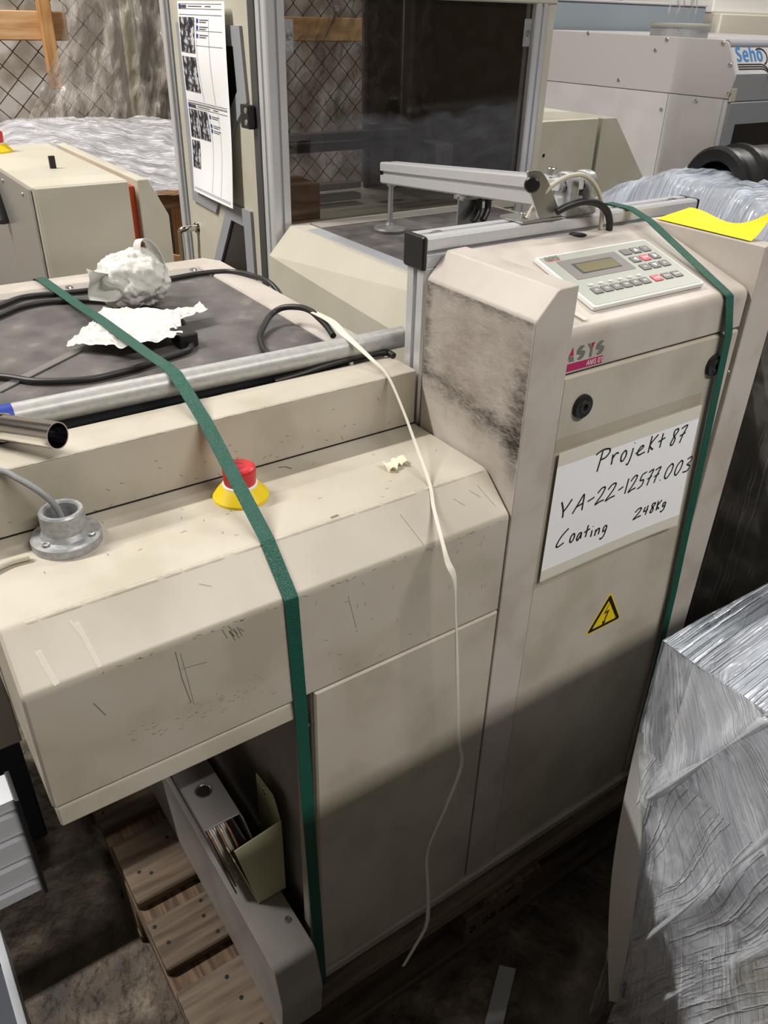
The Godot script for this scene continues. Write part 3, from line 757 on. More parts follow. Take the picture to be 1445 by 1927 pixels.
# low base box at the machine's left foot, with document pouch
func side_base(t: Node3D) -> void:
	var sb := obj("cable_base", MB.new().prism("x", MB.rnd([Vector2(-0.62, 0.147), Vector2(0.042, 0.147), Vector2(0.050, 0.235), Vector2(0.030, 0.3105), Vector2(-0.62, 0.3105)], [0, 0.002, 0.010, 0.012, 0], 3), -0.402, -0.332, 0.004), M.grey_paint, t)
	screw(sb, Vector3(-0.347, 0.3105, -0.030), Vector3.UP, 0.006)
	# sheet metal pouch: back plate, front pocket wall and sides
	var p := obj("document_pouch", MB.new().prism("x", MB.rnd([Vector2(-0.160, 0.315), Vector2(-0.080, 0.315), Vector2(-0.080, 0.472), Vector2(-0.100, 0.512), Vector2(-0.158, 0.506)], [0, 0, 0, 0.006, 0.004], 2), -0.3245, -0.3225, 0.0006), M.pouch, t)
	var f := MB.new()
	f.prism("z", [Vector2(-0.3720, 0.3125), Vector2(-0.3235, 0.3125), Vector2(-0.3235, 0.4790), Vector2(-0.4020, 0.4660)], -0.0795, -0.0775, 0.0006)
	obj("pouch_wall", f, M.pouch, p)
	obj("pouch_wall", slab([Vector3(-0.402, 0.440, -0.0785), Vector3(-0.372, 0.3125, -0.0785), Vector3(-0.372, 0.3125, -0.20), Vector3(-0.402, 0.440, -0.20)], Vector3(0.001, 0, 0)), M.pouch, p)
	screw(p, Vector3(-0.3245, 0.497, -0.125), Vector3.LEFT, 0.006)
	obj("screw_washer", MB.new().lathe([Vector2(0, 0.0012), Vector2(0.012, 0.0012), Vector2(0.012, 0)], Vector3(-0.3247, 0.497, -0.125), Vector3.LEFT, 20), M.pouch, p)

# a slab from four corners with thickness th
func slab(c: Array, th: Vector3) -> MB:
	var m := MB.new()
	var n := th.normalized()
	m.quad(c[0] + th, c[1] + th, c[2] + th, c[3] + th, n)
	m.quad(c[0] - th, c[1] - th, c[2] - th, c[3] - th, -n)
	var mid: Vector3 = (c[0] + c[1] + c[2] + c[3]) / 4.0
	for i in 4:
		var a: Vector3 = c[i]
		var b: Vector3 = c[(i + 1) % 4]
		m.quad(a - th, b - th, b + th, a + th, (a + b) / 2.0 - mid)
	return m

func stroke(mb: MB, pts: Array, w: float, n: Vector3) -> void:
	var hw := []
	for i in pts.size():
		var t: Vector3 = (pts[mini(i + 1, pts.size() - 1)] - pts[maxi(i - 1, 0)]).normalized()
		hw.append(t.cross(n).normalized() * w * 0.5)
	mb.ribbon(pts, hw, 0.0002)

# scratches and scuffs on the front and the chamfer
func scratches(t: Node3D) -> void:
	var d := MB.new()
	var l := MB.new()
	var f := func(x: float, y: float) -> Vector3: return Vector3(x, y, 0.0003)
	var ch := func(x: float, k: float) -> Vector3: return Vector3(x, lerpf(0.9985, 0.952, k) + 0.0003, lerpf(-0.0545, 0.0, k) + 0.0003)
	for i in 9:
		var x := -0.405 + rng.randf_range(-0.010, 0.012)
		var y := 0.948 - rng.randf_range(0.0, 0.012)
		stroke(d, [f.call(x, y), f.call(x + 0.005, y - rng.randf_range(0.006, 0.016))], 0.0009, Vector3(0, 0, 1))
	stroke(d, [f.call(-0.467, 0.940), f.call(-0.464, 0.900), f.call(-0.458, 0.862)], 0.0010, Vector3(0, 0, 1))
	stroke(d, [f.call(-0.462, 0.935), f.call(-0.458, 0.895), f.call(-0.455, 0.858)], 0.0006, Vector3(0, 0, 1))
	stroke(d, [f.call(-0.463, 0.914), f.call(-0.435, 0.910)], 0.0006, Vector3(0, 0, 1))
	stroke(d, [f.call(-0.255, 0.925), f.call(-0.243, 0.870)], 0.0006, Vector3(0, 0, 1))
	stroke(d, [f.call(-0.556, 0.915), f.call(-0.547, 0.893)], 0.0010, Vector3(0, 0, 1))
	for i in 60:
		var x := rng.randf_range(-0.53, -0.36)
		var y := 0.846 + (x + 0.45) * -0.06 + rng.randfn(0, 0.010)
		stroke(d, [f.call(x, y), f.call(x + rng.randf_range(0.001, 0.006), y + rng.randfn(0, 0.001))], 0.0004, Vector3(0, 0, 1))
	for i in 45:
		var x := rng.randf_range(-0.6, -0.02)
		stroke(d, [f.call(x, 0.9505 - absf(rng.randfn(0, 0.002))), f.call(x + rng.randf_range(0.001, 0.007), 0.950 - absf(rng.randfn(0, 0.002)))], 0.0007, Vector3(0, 0, 1))
	for i in 26:
		var x := rng.randf_range(-0.33, -0.03)
		var y := rng.randf_range(0.80, 0.945)
		var a := rng.randf_range(0, TAU)
		stroke(d, [f.call(x, y), f.call(x + cos(a) * 0.006, y + sin(a) * 0.006)], 0.0005, Vector3(0, 0, 1))
	var up := Vector3(0, 0.76, 0.65)
	for k in [[-0.073, 0.35, 0.55], [-0.030, 0.25, 0.75], [-0.045, 0.3, 0.5], [-0.155, 0.3, 0.95], [-0.42, 0.3, 0.4]]:
		stroke(d, [ch.call(k[0], k[1]), ch.call(k[0] + 0.012, k[2])], 0.0006, up)
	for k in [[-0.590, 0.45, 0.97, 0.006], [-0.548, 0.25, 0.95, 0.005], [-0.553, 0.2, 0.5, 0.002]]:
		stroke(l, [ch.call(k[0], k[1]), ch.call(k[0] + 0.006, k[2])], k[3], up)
	# marks on the ledge top
	for i in 22:
		var x := rng.randf_range(-0.56, -0.02)
		var z := rng.randf_range(-0.19, -0.06)
		var a := rng.randf_range(0, TAU)
		stroke(d, [Vector3(x, 0.9988, z), Vector3(x + cos(a) * 0.005, 0.9988, z + sin(a) * 0.005)], 0.0008, Vector3.UP)
	stroke(d, [Vector3(-0.237, 0.9988, -0.2), Vector3(-0.228, 0.9988, -0.197), Vector3(-0.224, 0.9988, -0.188)], 0.0025, Vector3.UP)
	stroke(d, [Vector3(-0.243, 0.9988, -0.057), Vector3(-0.232, 0.9988, -0.058)], 0.0035, Vector3.UP)
	for i in 40:
		var x := rng.randf_range(-0.6, -0.01)
		var y := 1.0 + rng.randf() * rng.randf() * 0.07
		stroke(d, [Vector3(x, y, -0.2150), Vector3(x + 0.004, y + rng.randfn(0, 0.002), -0.2150)], 0.0007, Vector3(0, 0, 1))
	for i in 90:  # pale edge strokes: rubbed paint, plus bevel highlight put into the colour
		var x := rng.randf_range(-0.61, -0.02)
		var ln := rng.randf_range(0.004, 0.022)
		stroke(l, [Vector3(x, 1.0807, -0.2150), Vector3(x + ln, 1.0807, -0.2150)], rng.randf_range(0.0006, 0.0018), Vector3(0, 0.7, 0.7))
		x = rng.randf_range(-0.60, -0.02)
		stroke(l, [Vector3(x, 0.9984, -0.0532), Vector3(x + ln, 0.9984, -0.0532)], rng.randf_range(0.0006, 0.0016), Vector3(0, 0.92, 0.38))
	stuff(obj("scratch_mark", d, M.scratch, t))
	stuff(obj("rub_and_glint", l, M.scratch_glint, t))

# ---------------------------------------------------------------- straps, cord, paper sign
func straps_and_signs() -> void:
	# green strap over the conveyor
	var w := Vector3(0.0088, 0, 0.0)
	var c1 := [Vector3(-0.338, 0.60, -0.9320), Vector3(-0.338, 1.0835, -0.9315), Vector3(-0.336, 1.0865, -0.910), Vector3(-0.330, 1.0935, -0.70), Vector3(-0.329, 1.1000, -0.62), Vector3(-0.328, 1.1005, -0.60), Vector3(-0.327, 1.1100, -0.40), Vector3(-0.327, 1.1160, -0.325), Vector3(-0.327, 1.1158, -0.295), Vector3(-0.326, 1.0835, -0.2150), Vector3(-0.3255, 1.0815, -0.2125), Vector3(-0.329, 1.0005, -0.0545), Vector3(-0.3292, 0.9995, -0.0530), Vector3(-0.3305, 0.9535, 0.0012), Vector3(-0.3305, 0.9515, 0.0018), Vector3(-0.3245, 0.780, 0.0018), Vector3(-0.3225, 0.60, 0.0060), Vector3(-0.3195, 0.45, 0.0080), Vector3(-0.3150, 0.30, 0.0080), Vector3(-0.311, 0.146, 0.0080)]
	tag(obj("packing_strap", MB.new().ribbon(c1, [w], 0.0011), M.green), "dark green plastic packing strap running over the conveyor, past the red emergency stop", "strap")
	var c2 := [Vector3(0.392, 1.20, -0.262), Vector3(0.392, 1.2635, -0.2600), Vector3(0.392, 1.2650, -0.2570), Vector3(0.391, 1.2650, -0.2140), Vector3(0.389, 1.2540, -0.170), Vector3(0.376, 1.1885, -0.0075), Vector3(0.3775, 1.1845, -0.0030), Vector3(0.3860, 1.130, 0.0045), Vector3(0.3945, 0.997, 0.0055), Vector3(0.4085, 0.820, 0.005), Vector3(0.4215, 0.650, 0.005), Vector3(0.4255, 0.410, 0.009), Vector3(0.4300, 0.250, 0.012), Vector3(0.4340, 0.146, 0.012)]
	tag(obj("packing_strap", MB.new().ribbon(c2, [Vector3(0.0085, 0, 0.0)], 0.0011), M.green), "dark green plastic packing strap running over the console beside the keypad", "strap")
	# white woven cord hanging over the conveyor
	var k := [Vector3(-0.056, 1.118, -0.415), Vector3(-0.058, 1.120, -0.36), Vector3(-0.066, 1.117, -0.315), Vector3(-0.067, 1.1135, -0.290), Vector3(-0.0605, 1.098, -0.245), Vector3(-0.055, 1.0835, -0.2140), Vector3(-0.066, 1.055, -0.160), Vector3(-0.083, 1.023, -0.100), Vector3(-0.0965, 1.0005, -0.0560), Vector3(-0.109, 0.983, -0.0300), Vector3(-0.130, 0.9680, 0.0150), Vector3(-0.136, 0.950, 0.036), Vector3(-0.135, 0.932, 0.050), Vector3(-0.131, 0.88, 0.053), Vector3(-0.126, 0.836, 0.054), Vector3(-0.116, 0.74, 0.055), Vector3(-0.102, 0.638, 0.052), Vector3(-0.090, 0.576, 0.050), Vector3(-0.112, 0.50, 0.050), Vector3(-0.141, 0.417, 0.050), Vector3(-0.137, 0.34, 0.050), Vector3(-0.131, 0.269, 0.050), Vector3(-0.133, 0.212, 0.052), Vector3(-0.155, 0.176, 0.054), Vector3(-0.180, 0.142, 0.056)]
	var ks := MB.smooth(k, 5)
	var hw := []
	for i in ks.size():
		var u := float(i) / ks.size()
		var ww := 0.0022 + 0.0040 * exp(-pow((u - 0.05) / 0.09, 2.0)) + 0.0030 * exp(-pow((u - 0.48) / 0.035, 2.0)) + 0.0022 * exp(-pow((u - 0.86) / 0.10, 2.0))
		var tw := 0.5 * sin(u * 21.0)
		hw.append(Vector3(cos(tw), 0.15 * sin(u * 9.0), sin(tw)).normalized() * ww)
	tag(obj("woven_cord", MB.new().ribbon(ks, hw, 0.0011), M.cord), "loose white woven strap end draped over the pole and hanging down the front", "strap")
	# handwritten paper sign
	var t := thing("paper_sign", "white paper sign handwritten in black marker, taped to the tower door", "sign", Vector3(0.221, 0.9186, -0.003))
	var pz := func(x: float, y: float) -> float:
		var u := (x - 0.0726) / 0.297
		var v := (y - 0.8136) / 0.21
		return 0.0012 + 0.0035 * pow(u, 3.0) * (1.0 - v) * 2.0 + 0.0012 * sin(u * 5.0) * (1.0 - absf(v * 2.0 - 1.0))
	var sheet := func(u: float, v: float) -> Vector3:
		var x := 0.0726 + 0.297 * u
		var y := 0.8136 + 0.21 * v
		return Vector3(x + 0.004 * (1.0 - v) * u, y, pz.call(x, y))
	obj("sheet", MB.new().patch(24, 18, sheet, false, 1, 1, Vector3(0, 0, 1)), M.paper, t)
	obj("tape_strip", MB.new().patch(20, 2, func(u: float, v: float) -> Vector3: return sheet.call(u, 0.90 + 0.10 * v) + Vector3(0, 0, 0.0004), false, 1, 1, Vector3(0, 0, 1)), M.tape, t)
	obj("tape_strip", MB.new().patch(20, 2, func(u: float, v: float) -> Vector3: return sheet.call(u, -0.01 + 0.10 * v) + Vector3(0, 0, 0.0004), false, 1, 1, Vector3(0, 0, 1)), M.tape, t)
	obj("tape_edge", MB.new().box(0.0668, 0.3700, 1.0236, 1.0420, -0.0038, -0.0033, 0.0), M.clear_tape, t)
	obj("tape_edge", MB.new().box(0.0668, 0.3700, 0.7985, 0.8130, -0.0038, -0.0033, 0.0), M.clear_tape, t)
	writing(t, pz)

# hand drawn letters, each from a few pen strokes in a unit box
func writing(t: Node3D, pz: Callable) -> void:
	var G := {}
	var a := func(k: String, strokes: Array) -> void: G[k] = strokes
	a.call("P", [[-0.45, 0.9, 0.1, 1.05, 0.75, 1.0, 0.9, 0.8, 0.6, 0.55, 0.15, 0.5], [0.15, 0.98, 0.12, 0.5, 0.05, -0.15]])
	a.call("r", [[0.1, 0.6, 0.2, 0.0], [0.15, 0.35, 0.5, 0.6, 0.85, 0.55]])
	a.call("o", [[0.5, 0.6, 0.15, 0.4, 0.2, 0.08, 0.55, 0.0, 0.85, 0.25, 0.75, 0.52, 0.5, 0.6]])
	a.call("j", [[0.6, 0.6, 0.55, 0.1, 0.3, -0.3, 0.0, -0.25], [0.6, 0.88, 0.64, 0.9]])
	a.call("e", [[0.0, 0.2, 0.5, 0.35, 0.7, 0.5, 0.45, 0.55, 0.2, 0.3, 0.35, 0.05, 1.0, 0.1]])
	a.call("k", [[0.15, 1.0, 0.2, 0.0], [0.95, 0.95, 0.2, 0.45, 0.75, 0.1]])
	a.call("t", [[0.45, 0.95, 0.5, 0.1], [0.0, 0.5, 1.0, 0.62]])
	a.call("8", [[0.75, 0.95, 0.3, 0.9, 0.35, 0.6, 0.7, 0.35, 0.55, 0.02, 0.2, 0.1, 0.4, 0.45, 0.85, 0.8, 0.7, 0.98]])
	a.call("7", [[0.05, 0.9, 0.85, 1.0, 0.55, 0.5, 0.35, 0.0], [0.1, 0.45, 0.85, 0.55]])
	a.call("V", [[0.0, 1.0, 0.3, 0.4, 0.4, -0.1], [0.9, 0.95, 0.6, 0.55, 0.35, 0.3]])
	a.call("A", [[0.0, -0.05, 0.45, 0.6, 0.75, 1.0, 0.85, 0.4, 0.9, -0.05], [0.2, 0.3, 0.85, 0.42]])
	a.call("-", [[0.1, 0.42, 0.9, 0.55]])
	a.call("2", [[0.0, 0.75, 0.4, 1.0, 0.8, 0.95, 0.6, 0.55, 0.0, 0.02, 0.5, 0.1, 1.0, 0.12]])
	a.call("1", [[0.5, 1.0, 0.45, 0.0]])
	a.call("5", [[0.3, 0.9, 0.2, 0.55, 0.7, 0.5, 0.65, 0.15, 0.1, 0.0], [0.3, 0.92, 0.9, 1.0]])
	a.call(".", [[0.3, 0.02, 0.42, 0.05]])
	a.call("0", [[0.6, 0.95, 0.2, 0.7, 0.1, 0.2, 0.4, 0.0, 0.8, 0.35, 0.85, 0.8, 0.55, 0.97]])
	a.call("3", [[0.2, 0.9, 0.7, 1.0, 0.75, 0.7, 0.35, 0.52, 0.8, 0.35, 0.6, 0.05, 0.0, 0.05]])
	a.call("4", [[0.2, 0.9, 0.1, 0.45, 0.85, 0.5], [0.7, 0.95, 0.6, 0.0]])
	a.call("g", [[0.75, 0.55, 0.3, 0.55, 0.25, 0.2, 0.7, 0.25, 0.78, 0.5, 0.7, -0.1, 0.3, -0.35, 0.0, -0.25]])
	a.call("C", [[0.85, 1.0, 0.3, 0.6, 0.0, 0.1, 0.15, -0.1, 0.7, 0.05]])
	a.call("a", [[0.75, 0.5, 0.35, 0.5, 0.15, 0.2, 0.4, 0.0, 0.7, 0.35, 0.75, 0.5, 0.85, 0.05]])
	a.call("i", [[0.4, 0.5, 0.5, 0.02], [0.42, 0.75, 0.46, 0.78]])
	a.call("n", [[0.1, 0.5, 0.15, 0.02], [0.15, 0.3, 0.5, 0.5, 0.75, 0.4, 0.8, 0.02]])
	var pen := func(s: String, x0: float, y0: float, x1: float, y1: float, h: float, wide: Array) -> MB:
		var mb := MB.new()
		var total := 0.0
		for q in wide: total += q
		var x := 0.0
		for i in s.length():
			var w: float = wide[i] / total * (x1 - x0)
			var base := y0 + (y1 - y0) * x / (x1 - x0)
			if G.has(s[i]):
				for st in G[s[i]]:
					var ps := []
					for j in range(0, st.size(), 2):
						var gx: float = x0 + x + (0.06 + st[j] * 0.80) * w + st[j + 1] * h * 0.10
						var gy: float = base + st[j + 1] * h
						ps.append(Vector3(gx, gy, pz.call(gx, gy) + 0.0005))
					stroke(mb, MB.smooth(ps, 5) if ps.size() > 2 else ps, 0.0025, Vector3(0, 0, 1))
			x += w
		return mb
	obj("handwriting", pen.call("Projekt 87", 0.152, 0.977, 0.347, 0.969, 0.0270, [1.2, 0.9, 0.8, 0.7, 1.2, 1.0, 0.8, 0.5, 0.9, 0.9]), M.ink, t)
	obj("handwriting", pen.call("VA-22-12577.003", 0.088, 0.918, 0.379, 0.911, 0.0250, [1.3, 1.2, 0.9, 1.0, 1.1, 0.7, 0.5, 0.9, 0.9, 0.7, 0.8, 0.4, 1.1, 1.0, 1.0]), M.ink, t)
	obj("handwriting", pen.call("248kg", 0.259, 0.858, 0.336, 0.858, 0.0170, [1.1, 0.8, 0.8, 0.7, 0.7]), M.ink, t)
	obj("handwriting", pen.call("Coating", 0.094, 0.868, 0.204, 0.853, 0.0240, [1.5, 0.8, 0.9, 0.8, 0.6, 0.9, 0.9]), M.ink, t)

# ---------------------------------------------------------------- loose things lying on the machine
func loose_items() -> void:
	# aluminium pole
	var tp := thing("metal_pole", "long light grey metal pole lying along the conveyor top", "pole", Vector3(-0.3, 1.0825, -0.310))
	obj("tube", MB.new().tube([Vector3(-0.95, 1.0985, -0.316), Vector3(0.03, 1.0985, -0.300)], 0.0158, 24, true), M.pole, tp)
	obj("blue_tape", MB.new().tube([Vector3(-0.62, 1.0985, -0.3106), Vector3(-0.522, 1.0985, -0.3090)], 0.0164, 24, false), M.blue, tp, "blue tape wrapped round the pole")
	# chromed tube end
	var tc := thing("steel_tube", "short polished steel tube with its open end towards the camera, left on the conveyor", "tube", Vector3(-0.52, 1.083, -0.25))
	obj("tube", MB.new().tube([Vector3(-0.5535, 1.1000, -0.2985), Vector3(-0.5480, 1.1010, -0.2890), Vector3(-0.4980, 1.1115, -0.2040)], 0.0152, 36, true, 0.0140), M.chrome, tc)
	obj("collar", MB.new().tube([Vector3(-0.5510, 1.1003, -0.2940), Vector3(-0.5390, 1.1029, -0.2737)], 0.0166, 36, true, 0.0153), M.chrome, tc)
	# grey cable into the flange
	tag(obj("grey_cable", MB.new().tube(MB.smooth([Vector3(-0.517, 1.008, -0.170), Vector3(-0.519, 1.035, -0.170), Vector3(-0.524, 1.052, -0.172), Vector3(-0.534, 1.066, -0.180), Vector3(-0.547, 1.076, -0.195), Vector3(-0.562, 1.083, -0.212), Vector3(-0.60, 1.088, -0.225)], 8), 0.0036, 12), M.cable_grey), "grey cable coming out of the cast flange", "cable")
	tag(obj("loose_cord", MB.new().tube(MB.smooth([Vector3(-0.64, 1.0030, -0.135), Vector3(-0.605, 1.0030, -0.150), Vector3(-0.582, 1.0030, -0.158), Vector3(-0.561, 1.0030, -0.157)], 6), 0.0040, 12), M.cable_beige), "beige cord end lying on the ledge at the left, beside the cast flange", "cord")
	# black cable loops on the cover sheet
	var h := 1.0848
	var c := [Vector3(-0.60, h, -0.66), Vector3(-0.50, h, -0.745), Vector3(-0.435, h, -0.792), Vector3(-0.389, h, -0.822), Vector3(-0.335, h, -0.815), Vector3(-0.274, h, -0.806), Vector3(-0.20, h, -0.806), Vector3(-0.147, h, -0.804), Vector3(-0.073, h, -0.812), Vector3(-0.020, h, -0.798), Vector3(0.002, h + 0.002, -0.745), Vector3(0.012, h - 0.002, -0.68), Vector3(0.016, h - 0.04, -0.64), Vector3(0.018, h - 0.16, -0.62)]
	var tb := thing("black_cable", "thick black cable coiled in loops on the dark cover sheet", "cable", Vector3(-0.25, 1.08, -0.65))
	obj("cable_run", MB.new().tube(MB.smooth(c, 8), 0.0046, 12), M.rubber, tb)
	var c2 := [Vector3(-0.60, h, -0.60), Vector3(-0.52, h, -0.69), Vector3(-0.444, h, -0.743), Vector3(-0.409, h, -0.768), Vector3(-0.368, h, -0.776), Vector3(-0.32, h, -0.76), Vector3(-0.278, h, -0.728), Vector3(-0.240, h, -0.675), Vector3(-0.215, h, -0.626), Vector3(-0.208, h, -0.579), Vector3(-0.219, h, -0.530), Vector3(-0.226, h, -0.500)]
	obj("cable_run", MB.new().tube(MB.smooth(c2, 8), 0.0046, 12), M.rubber, tb)
	var c3 := [Vector3(-0.238, h, -0.462), Vector3(-0.252, h, -0.443), Vector3(-0.29, h, -0.432), Vector3(-0.324, h, -0.420), Vector3(-0.364, h, -0.411), Vector3(-0.409, h, -0.410), Vector3(-0.464, h, -0.436), Vector3(-0.502, h, -0.478), Vector3(-0.60, h, -0.56)]
	obj("cable_run", MB.new().tube(MB.smooth(c3, 8), 0.0046, 12), M.rubber, tb)
	obj("plug_block", MB.new().box(-0.254, -0.226, 1.0808, 1.1010, -0.505, -0.462, 0.002), M.black, tb)
	var l := [Vector3(-0.150, h, -0.335), Vector3(-0.158, h, -0.375), Vector3(-0.147, h, -0.415), Vector3(-0.129, h + 0.002, -0.451), Vector3(-0.095, h + 0.012, -0.487), Vector3(-0.072, h + 0.022, -0.488), Vector3(-0.056, h + 0.028, -0.462), Vector3(-0.052, h + 0.030, -0.432), Vector3(-0.056, h + 0.029, -0.400), Vector3(-0.058, h + 0.024, -0.372), Vector3(-0.063, h + 0.018, -0.345)]
	tag(obj("cable_loop", MB.new().tube(MB.smooth(l, 8), 0.0048, 12), M.rubber), "black cable bent into an arch beside the pole, its end taped to the white strap", "cable")
	tag(obj("rail_cable", MB.new().tube(MB.smooth([Vector3(-0.19, 1.0765, -0.292), Vector3(-0.146, 1.0800, -0.290), Vector3(-0.109, 1.0850, -0.288), Vector3(-0.045, 1.0865, -0.290), Vector3(-0.010, 1.0860, -0.285), Vector3(-0.006, 1.0850, -0.270)], 8), 0.0048, 12), M.rubber), "black cable lying in the groove under the pole next to the tower", "cable")
	# blade shaped metal strip under the tissue
	tag(obj("metal_strip", slab([Vector3(-0.385, 1.0815, -0.540), Vector3(-0.520, 1.0815, -0.446), Vector3(-0.512, 1.0815, -0.434), Vector3(-0.377, 1.0815, -0.530)], Vector3(0, 0.0008, 0)), M.steel), "narrow flat metal strip sticking out from under the flat tissue", "strip")
	# crumpled tissue ball
	var n := FastNoiseLite.new(); n.seed = 4; n.noise_type = FastNoiseLite.TYPE_CELLULAR; n.frequency = 1.5
	n.cellular_return_type = FastNoiseLite.RETURN_DISTANCE; n.cellular_jitter = 1.1
	var ctr := Vector3(-0.238, 1.124, -0.700)
	var ball := func(u: float, v: float) -> Vector3:
		var th := u * TAU
		var ph := (v - 0.5) * PI
		var d := Vector3(cos(ph) * cos(th), sin(ph), cos(ph) * sin(th))
		var r := 0.045 * (1.52 + 0.55 * n.get_noise_3dv(d * 0.8) + 0.28 * n.get_noise_3dv(d * 1.9 + Vector3(9, 0, 0)) + 0.12 * n.get_noise_3dv(d * 5.0 + Vector3(0, 7, 0)))
		return ctr + Vector3(d.x * r * 1.28, maxf(d.y * r * 0.98, -0.0415), d.z * r * 1.1)
	var tb2 := thing("crumpled_tissue", "crumpled ball of white tissue on the cables", "tissue", ctr + Vector3(0, -0.042, 0))
	obj("ball", MB.new().patch(84, 48, ball), M.tissue, tb2)
	var flap := func(u: float, v: float) -> Vector3:
		var p := Vector3(lerpf(-0.030, -0.078, u), lerpf(-0.020, 0.016, v) * (1.0 + 0.5 * u) + 0.010 * u, lerpf(0.030, 0.022, u) + 0.012 * sin(u * 4.0 + v * 5.0))
		return ctr + p
	obj("tissue_flap", MB.new().patch(10, 8, flap), M.tissue, tb2)
	var loop := MB.smooth([ctr + Vector3(0.018, 0.020, 0.010), ctr + Vector3(0.014, 0.050, 0.004), ctr + Vector3(0.022, 0.062, 0.0), ctr + Vector3(0.036, 0.056, -0.004), ctr + Vector3(0.050, 0.034, -0.004), ctr + Vector3(0.054, 0.010, 0.0)], 5)
	obj("tissue_loop", MB.new().ribbon(loop, [Vector3(0.003, 0.002, 0.009)], 0.0012), M.tissue, tb2)
	# flat tissue
	var up := [Vector2(-0.398, -0.538), Vector2(-0.352, -0.590), Vector2(-0.307, -0.652), Vector2(-0.260, -0.622), Vector2(-0.222, -0.588), Vector2(-0.196, -0.585), Vector2(-0.168, -0.590)]
	var lo := [Vector2(-0.394, -0.532), Vector2(-0.360, -0.500), Vector2(-0.340, -0.468), Vector2(-0.292, -0.462), Vector2(-0.246, -0.470), Vector2(-0.222, -0.540), Vector2(-0.170, -0.550)]
	var pick := func(arr: Array, u: float) -> Vector2:
		var k := clampf(u, 0, 0.9999) * (arr.size() - 1)
		return arr[int(k)].lerp(arr[int(k) + 1], k - int(k))
	var n2 := FastNoiseLite.new(); n2.seed = 14; n2.frequency = 26.0; n2.fractal_octaves = 3; n2.fractal_type = FastNoiseLite.FRACTAL_RIDGED
	var flat_t := func(u: float, v: float) -> Vector3:
		var p: Vector2 = pick.call(up, u).lerp(pick.call(lo, u), v)
		return Vector3(p.x, 1.090 + 0.006 * n2.get_noise_2d(p.x, p.y) + 0.008 * sin(u * PI) + 0.012 * pow(u, 6.0), p.y)
	tag(obj("flat_tissue", MB.new().patch(56, 26, flat_t, true, 1, 1, Vector3.UP), M.tissue), "flat torn piece of white tissue lying under the green strap", "tissue")
	# little torn paper scrap on the ledge
	var sc := func(u: float, v: float) -> Vector3:
		return Vector3(-0.122 + 0.034 * u, 0.9995 + 0.008 * absf(sin(u * 9.0 + v * 2.0)) * (1.0 - 0.6 * v) + 0.006 * v * (1.0 if u < 0.2 or u > 0.8 else 0.3), -0.112 - 0.018 * v + 0.004 * sin(u * 7.0))
	tag(obj("paper_scrap", MB.new().patch(14, 6, sc, true), std(c8(232, 226, 196), 0.7)), "tiny crumpled paper scrap on the conveyor ledge", "scrap")
	# cables at the clamp
	tag(obj("beige_cable", MB.new().tube(MB.smooth([Vector3(0.184, 1.268, -0.222), Vector3(0.196, 1.290, -0.218), Vector3(0.218, 1.312, -0.212), Vector3(0.245, 1.322, -0.208), Vector3(0.272, 1.320, -0.204), Vector3(0.296, 1.303, -0.202), Vector3(0.312, 1.275, -0.200), Vector3(0.316, 1.244, -0.200)], 8), 0.0033, 12), M.cable_beige), "beige cable arching over the hinge of the swing arm", "cable")
	tag(obj("sensor_cable", MB.new().tube(MB.smooth([Vector3(0.225, 1.276, -0.206), Vector3(0.243, 1.283, -0.202), Vector3(0.268, 1.287, -0.198), Vector3(0.292, 1.284, -0.195), Vector3(0.314, 1.272, -0.193), Vector3(0.324, 1.256, -0.192), Vector3(0.326, 1.243, -0.192)], 8), 0.0052, 12), M.rubber), "black cable curving past the hinge into the console cover", "cable")
	# yellow cloth on the right fin
	var yc := func(u: float, v: float) -> Vector3:
		var z := lerpf(-0.192, -0.026, u) - 0.010 * v * u
		var x := lerpf(0.4315, 0.492, v) + 0.018 * (1.0 - u) * v
		return Vector3(x, 1.2492 + 0.006 * v + 0.004 * sin(u * 7.0 + 1.0) * v + 0.030 * pow(v, 2.0) * pow(u, 6.0), z)
	tag(obj("yellow_cloth", MB.new().patch(20, 14, yc, false, 1, 1, Vector3.UP), std(c8(246, 216, 20), 0.6)), "bright yellow cloth lying on top of the right tower fin", "cloth")
	# ring binder in the pouch
	var b := thing("ring_binder", "grey ring binder full of papers standing in the metal document pouch", "binder", Vector3(-0.375, 0.312, -0.2))
	var tilt := func(x: float, y: float, z: float) -> Vector3: return Vector3(x - (y - 0.32) * 0.20, y, z)
	var bx := func(x0: float, x1: float, y0: float, y1: float, z0: float, z1: float) -> MB:
		var m := MB.new().box(x0, x1, y0, y1, z0, z1, 0.0012)
		for i in m.P.size(): m.P[i] = tilt.call(m.P[i].x, m.P[i].y, m.P[i].z)
		return m
	obj("spine", bx.call(-0.3955, -0.3395, 0.492, 0.495, -0.38, -0.112), M.bumper, b)
	obj("cover", bx.call(-0.3970, -0.3945, 0.330, 0.495, -0.38, -0.100), std(c8(96, 94, 98), 0.5), b)
	obj("cover", bx.call(-0.3405, -0.3380, 0.330, 0.495, -0.38, -0.100), M.bumper, b)
	for i in 9:
		var x := -0.3930 + i * 0.0036
		obj("page_bundle", bx.call(x, x + 0.0030, 0.335, 0.478 - 0.002 * (i % 3), -0.37, -0.108 - 0.004 * (i % 4)), M.tissue if i % 4 else M.card, b)
	var hole := Vector3(-0.4025, 0.4957, -0.178)
	obj("finger_ring", MB.new().lathe([Vector2(0.0100, 0.0002), Vector2(0.0115, 0.0016), Vector2(0.0132, 0.0010), Vector2(0.0135, 0.0)], hole, Vector3.UP, 28), M.chrome, b)
	obj("finger_hole", MB.new().lathe([Vector2(0, 0.0003), Vector2(0.0105, 0.0003)], hole, Vector3.UP, 24), M.dark, b)

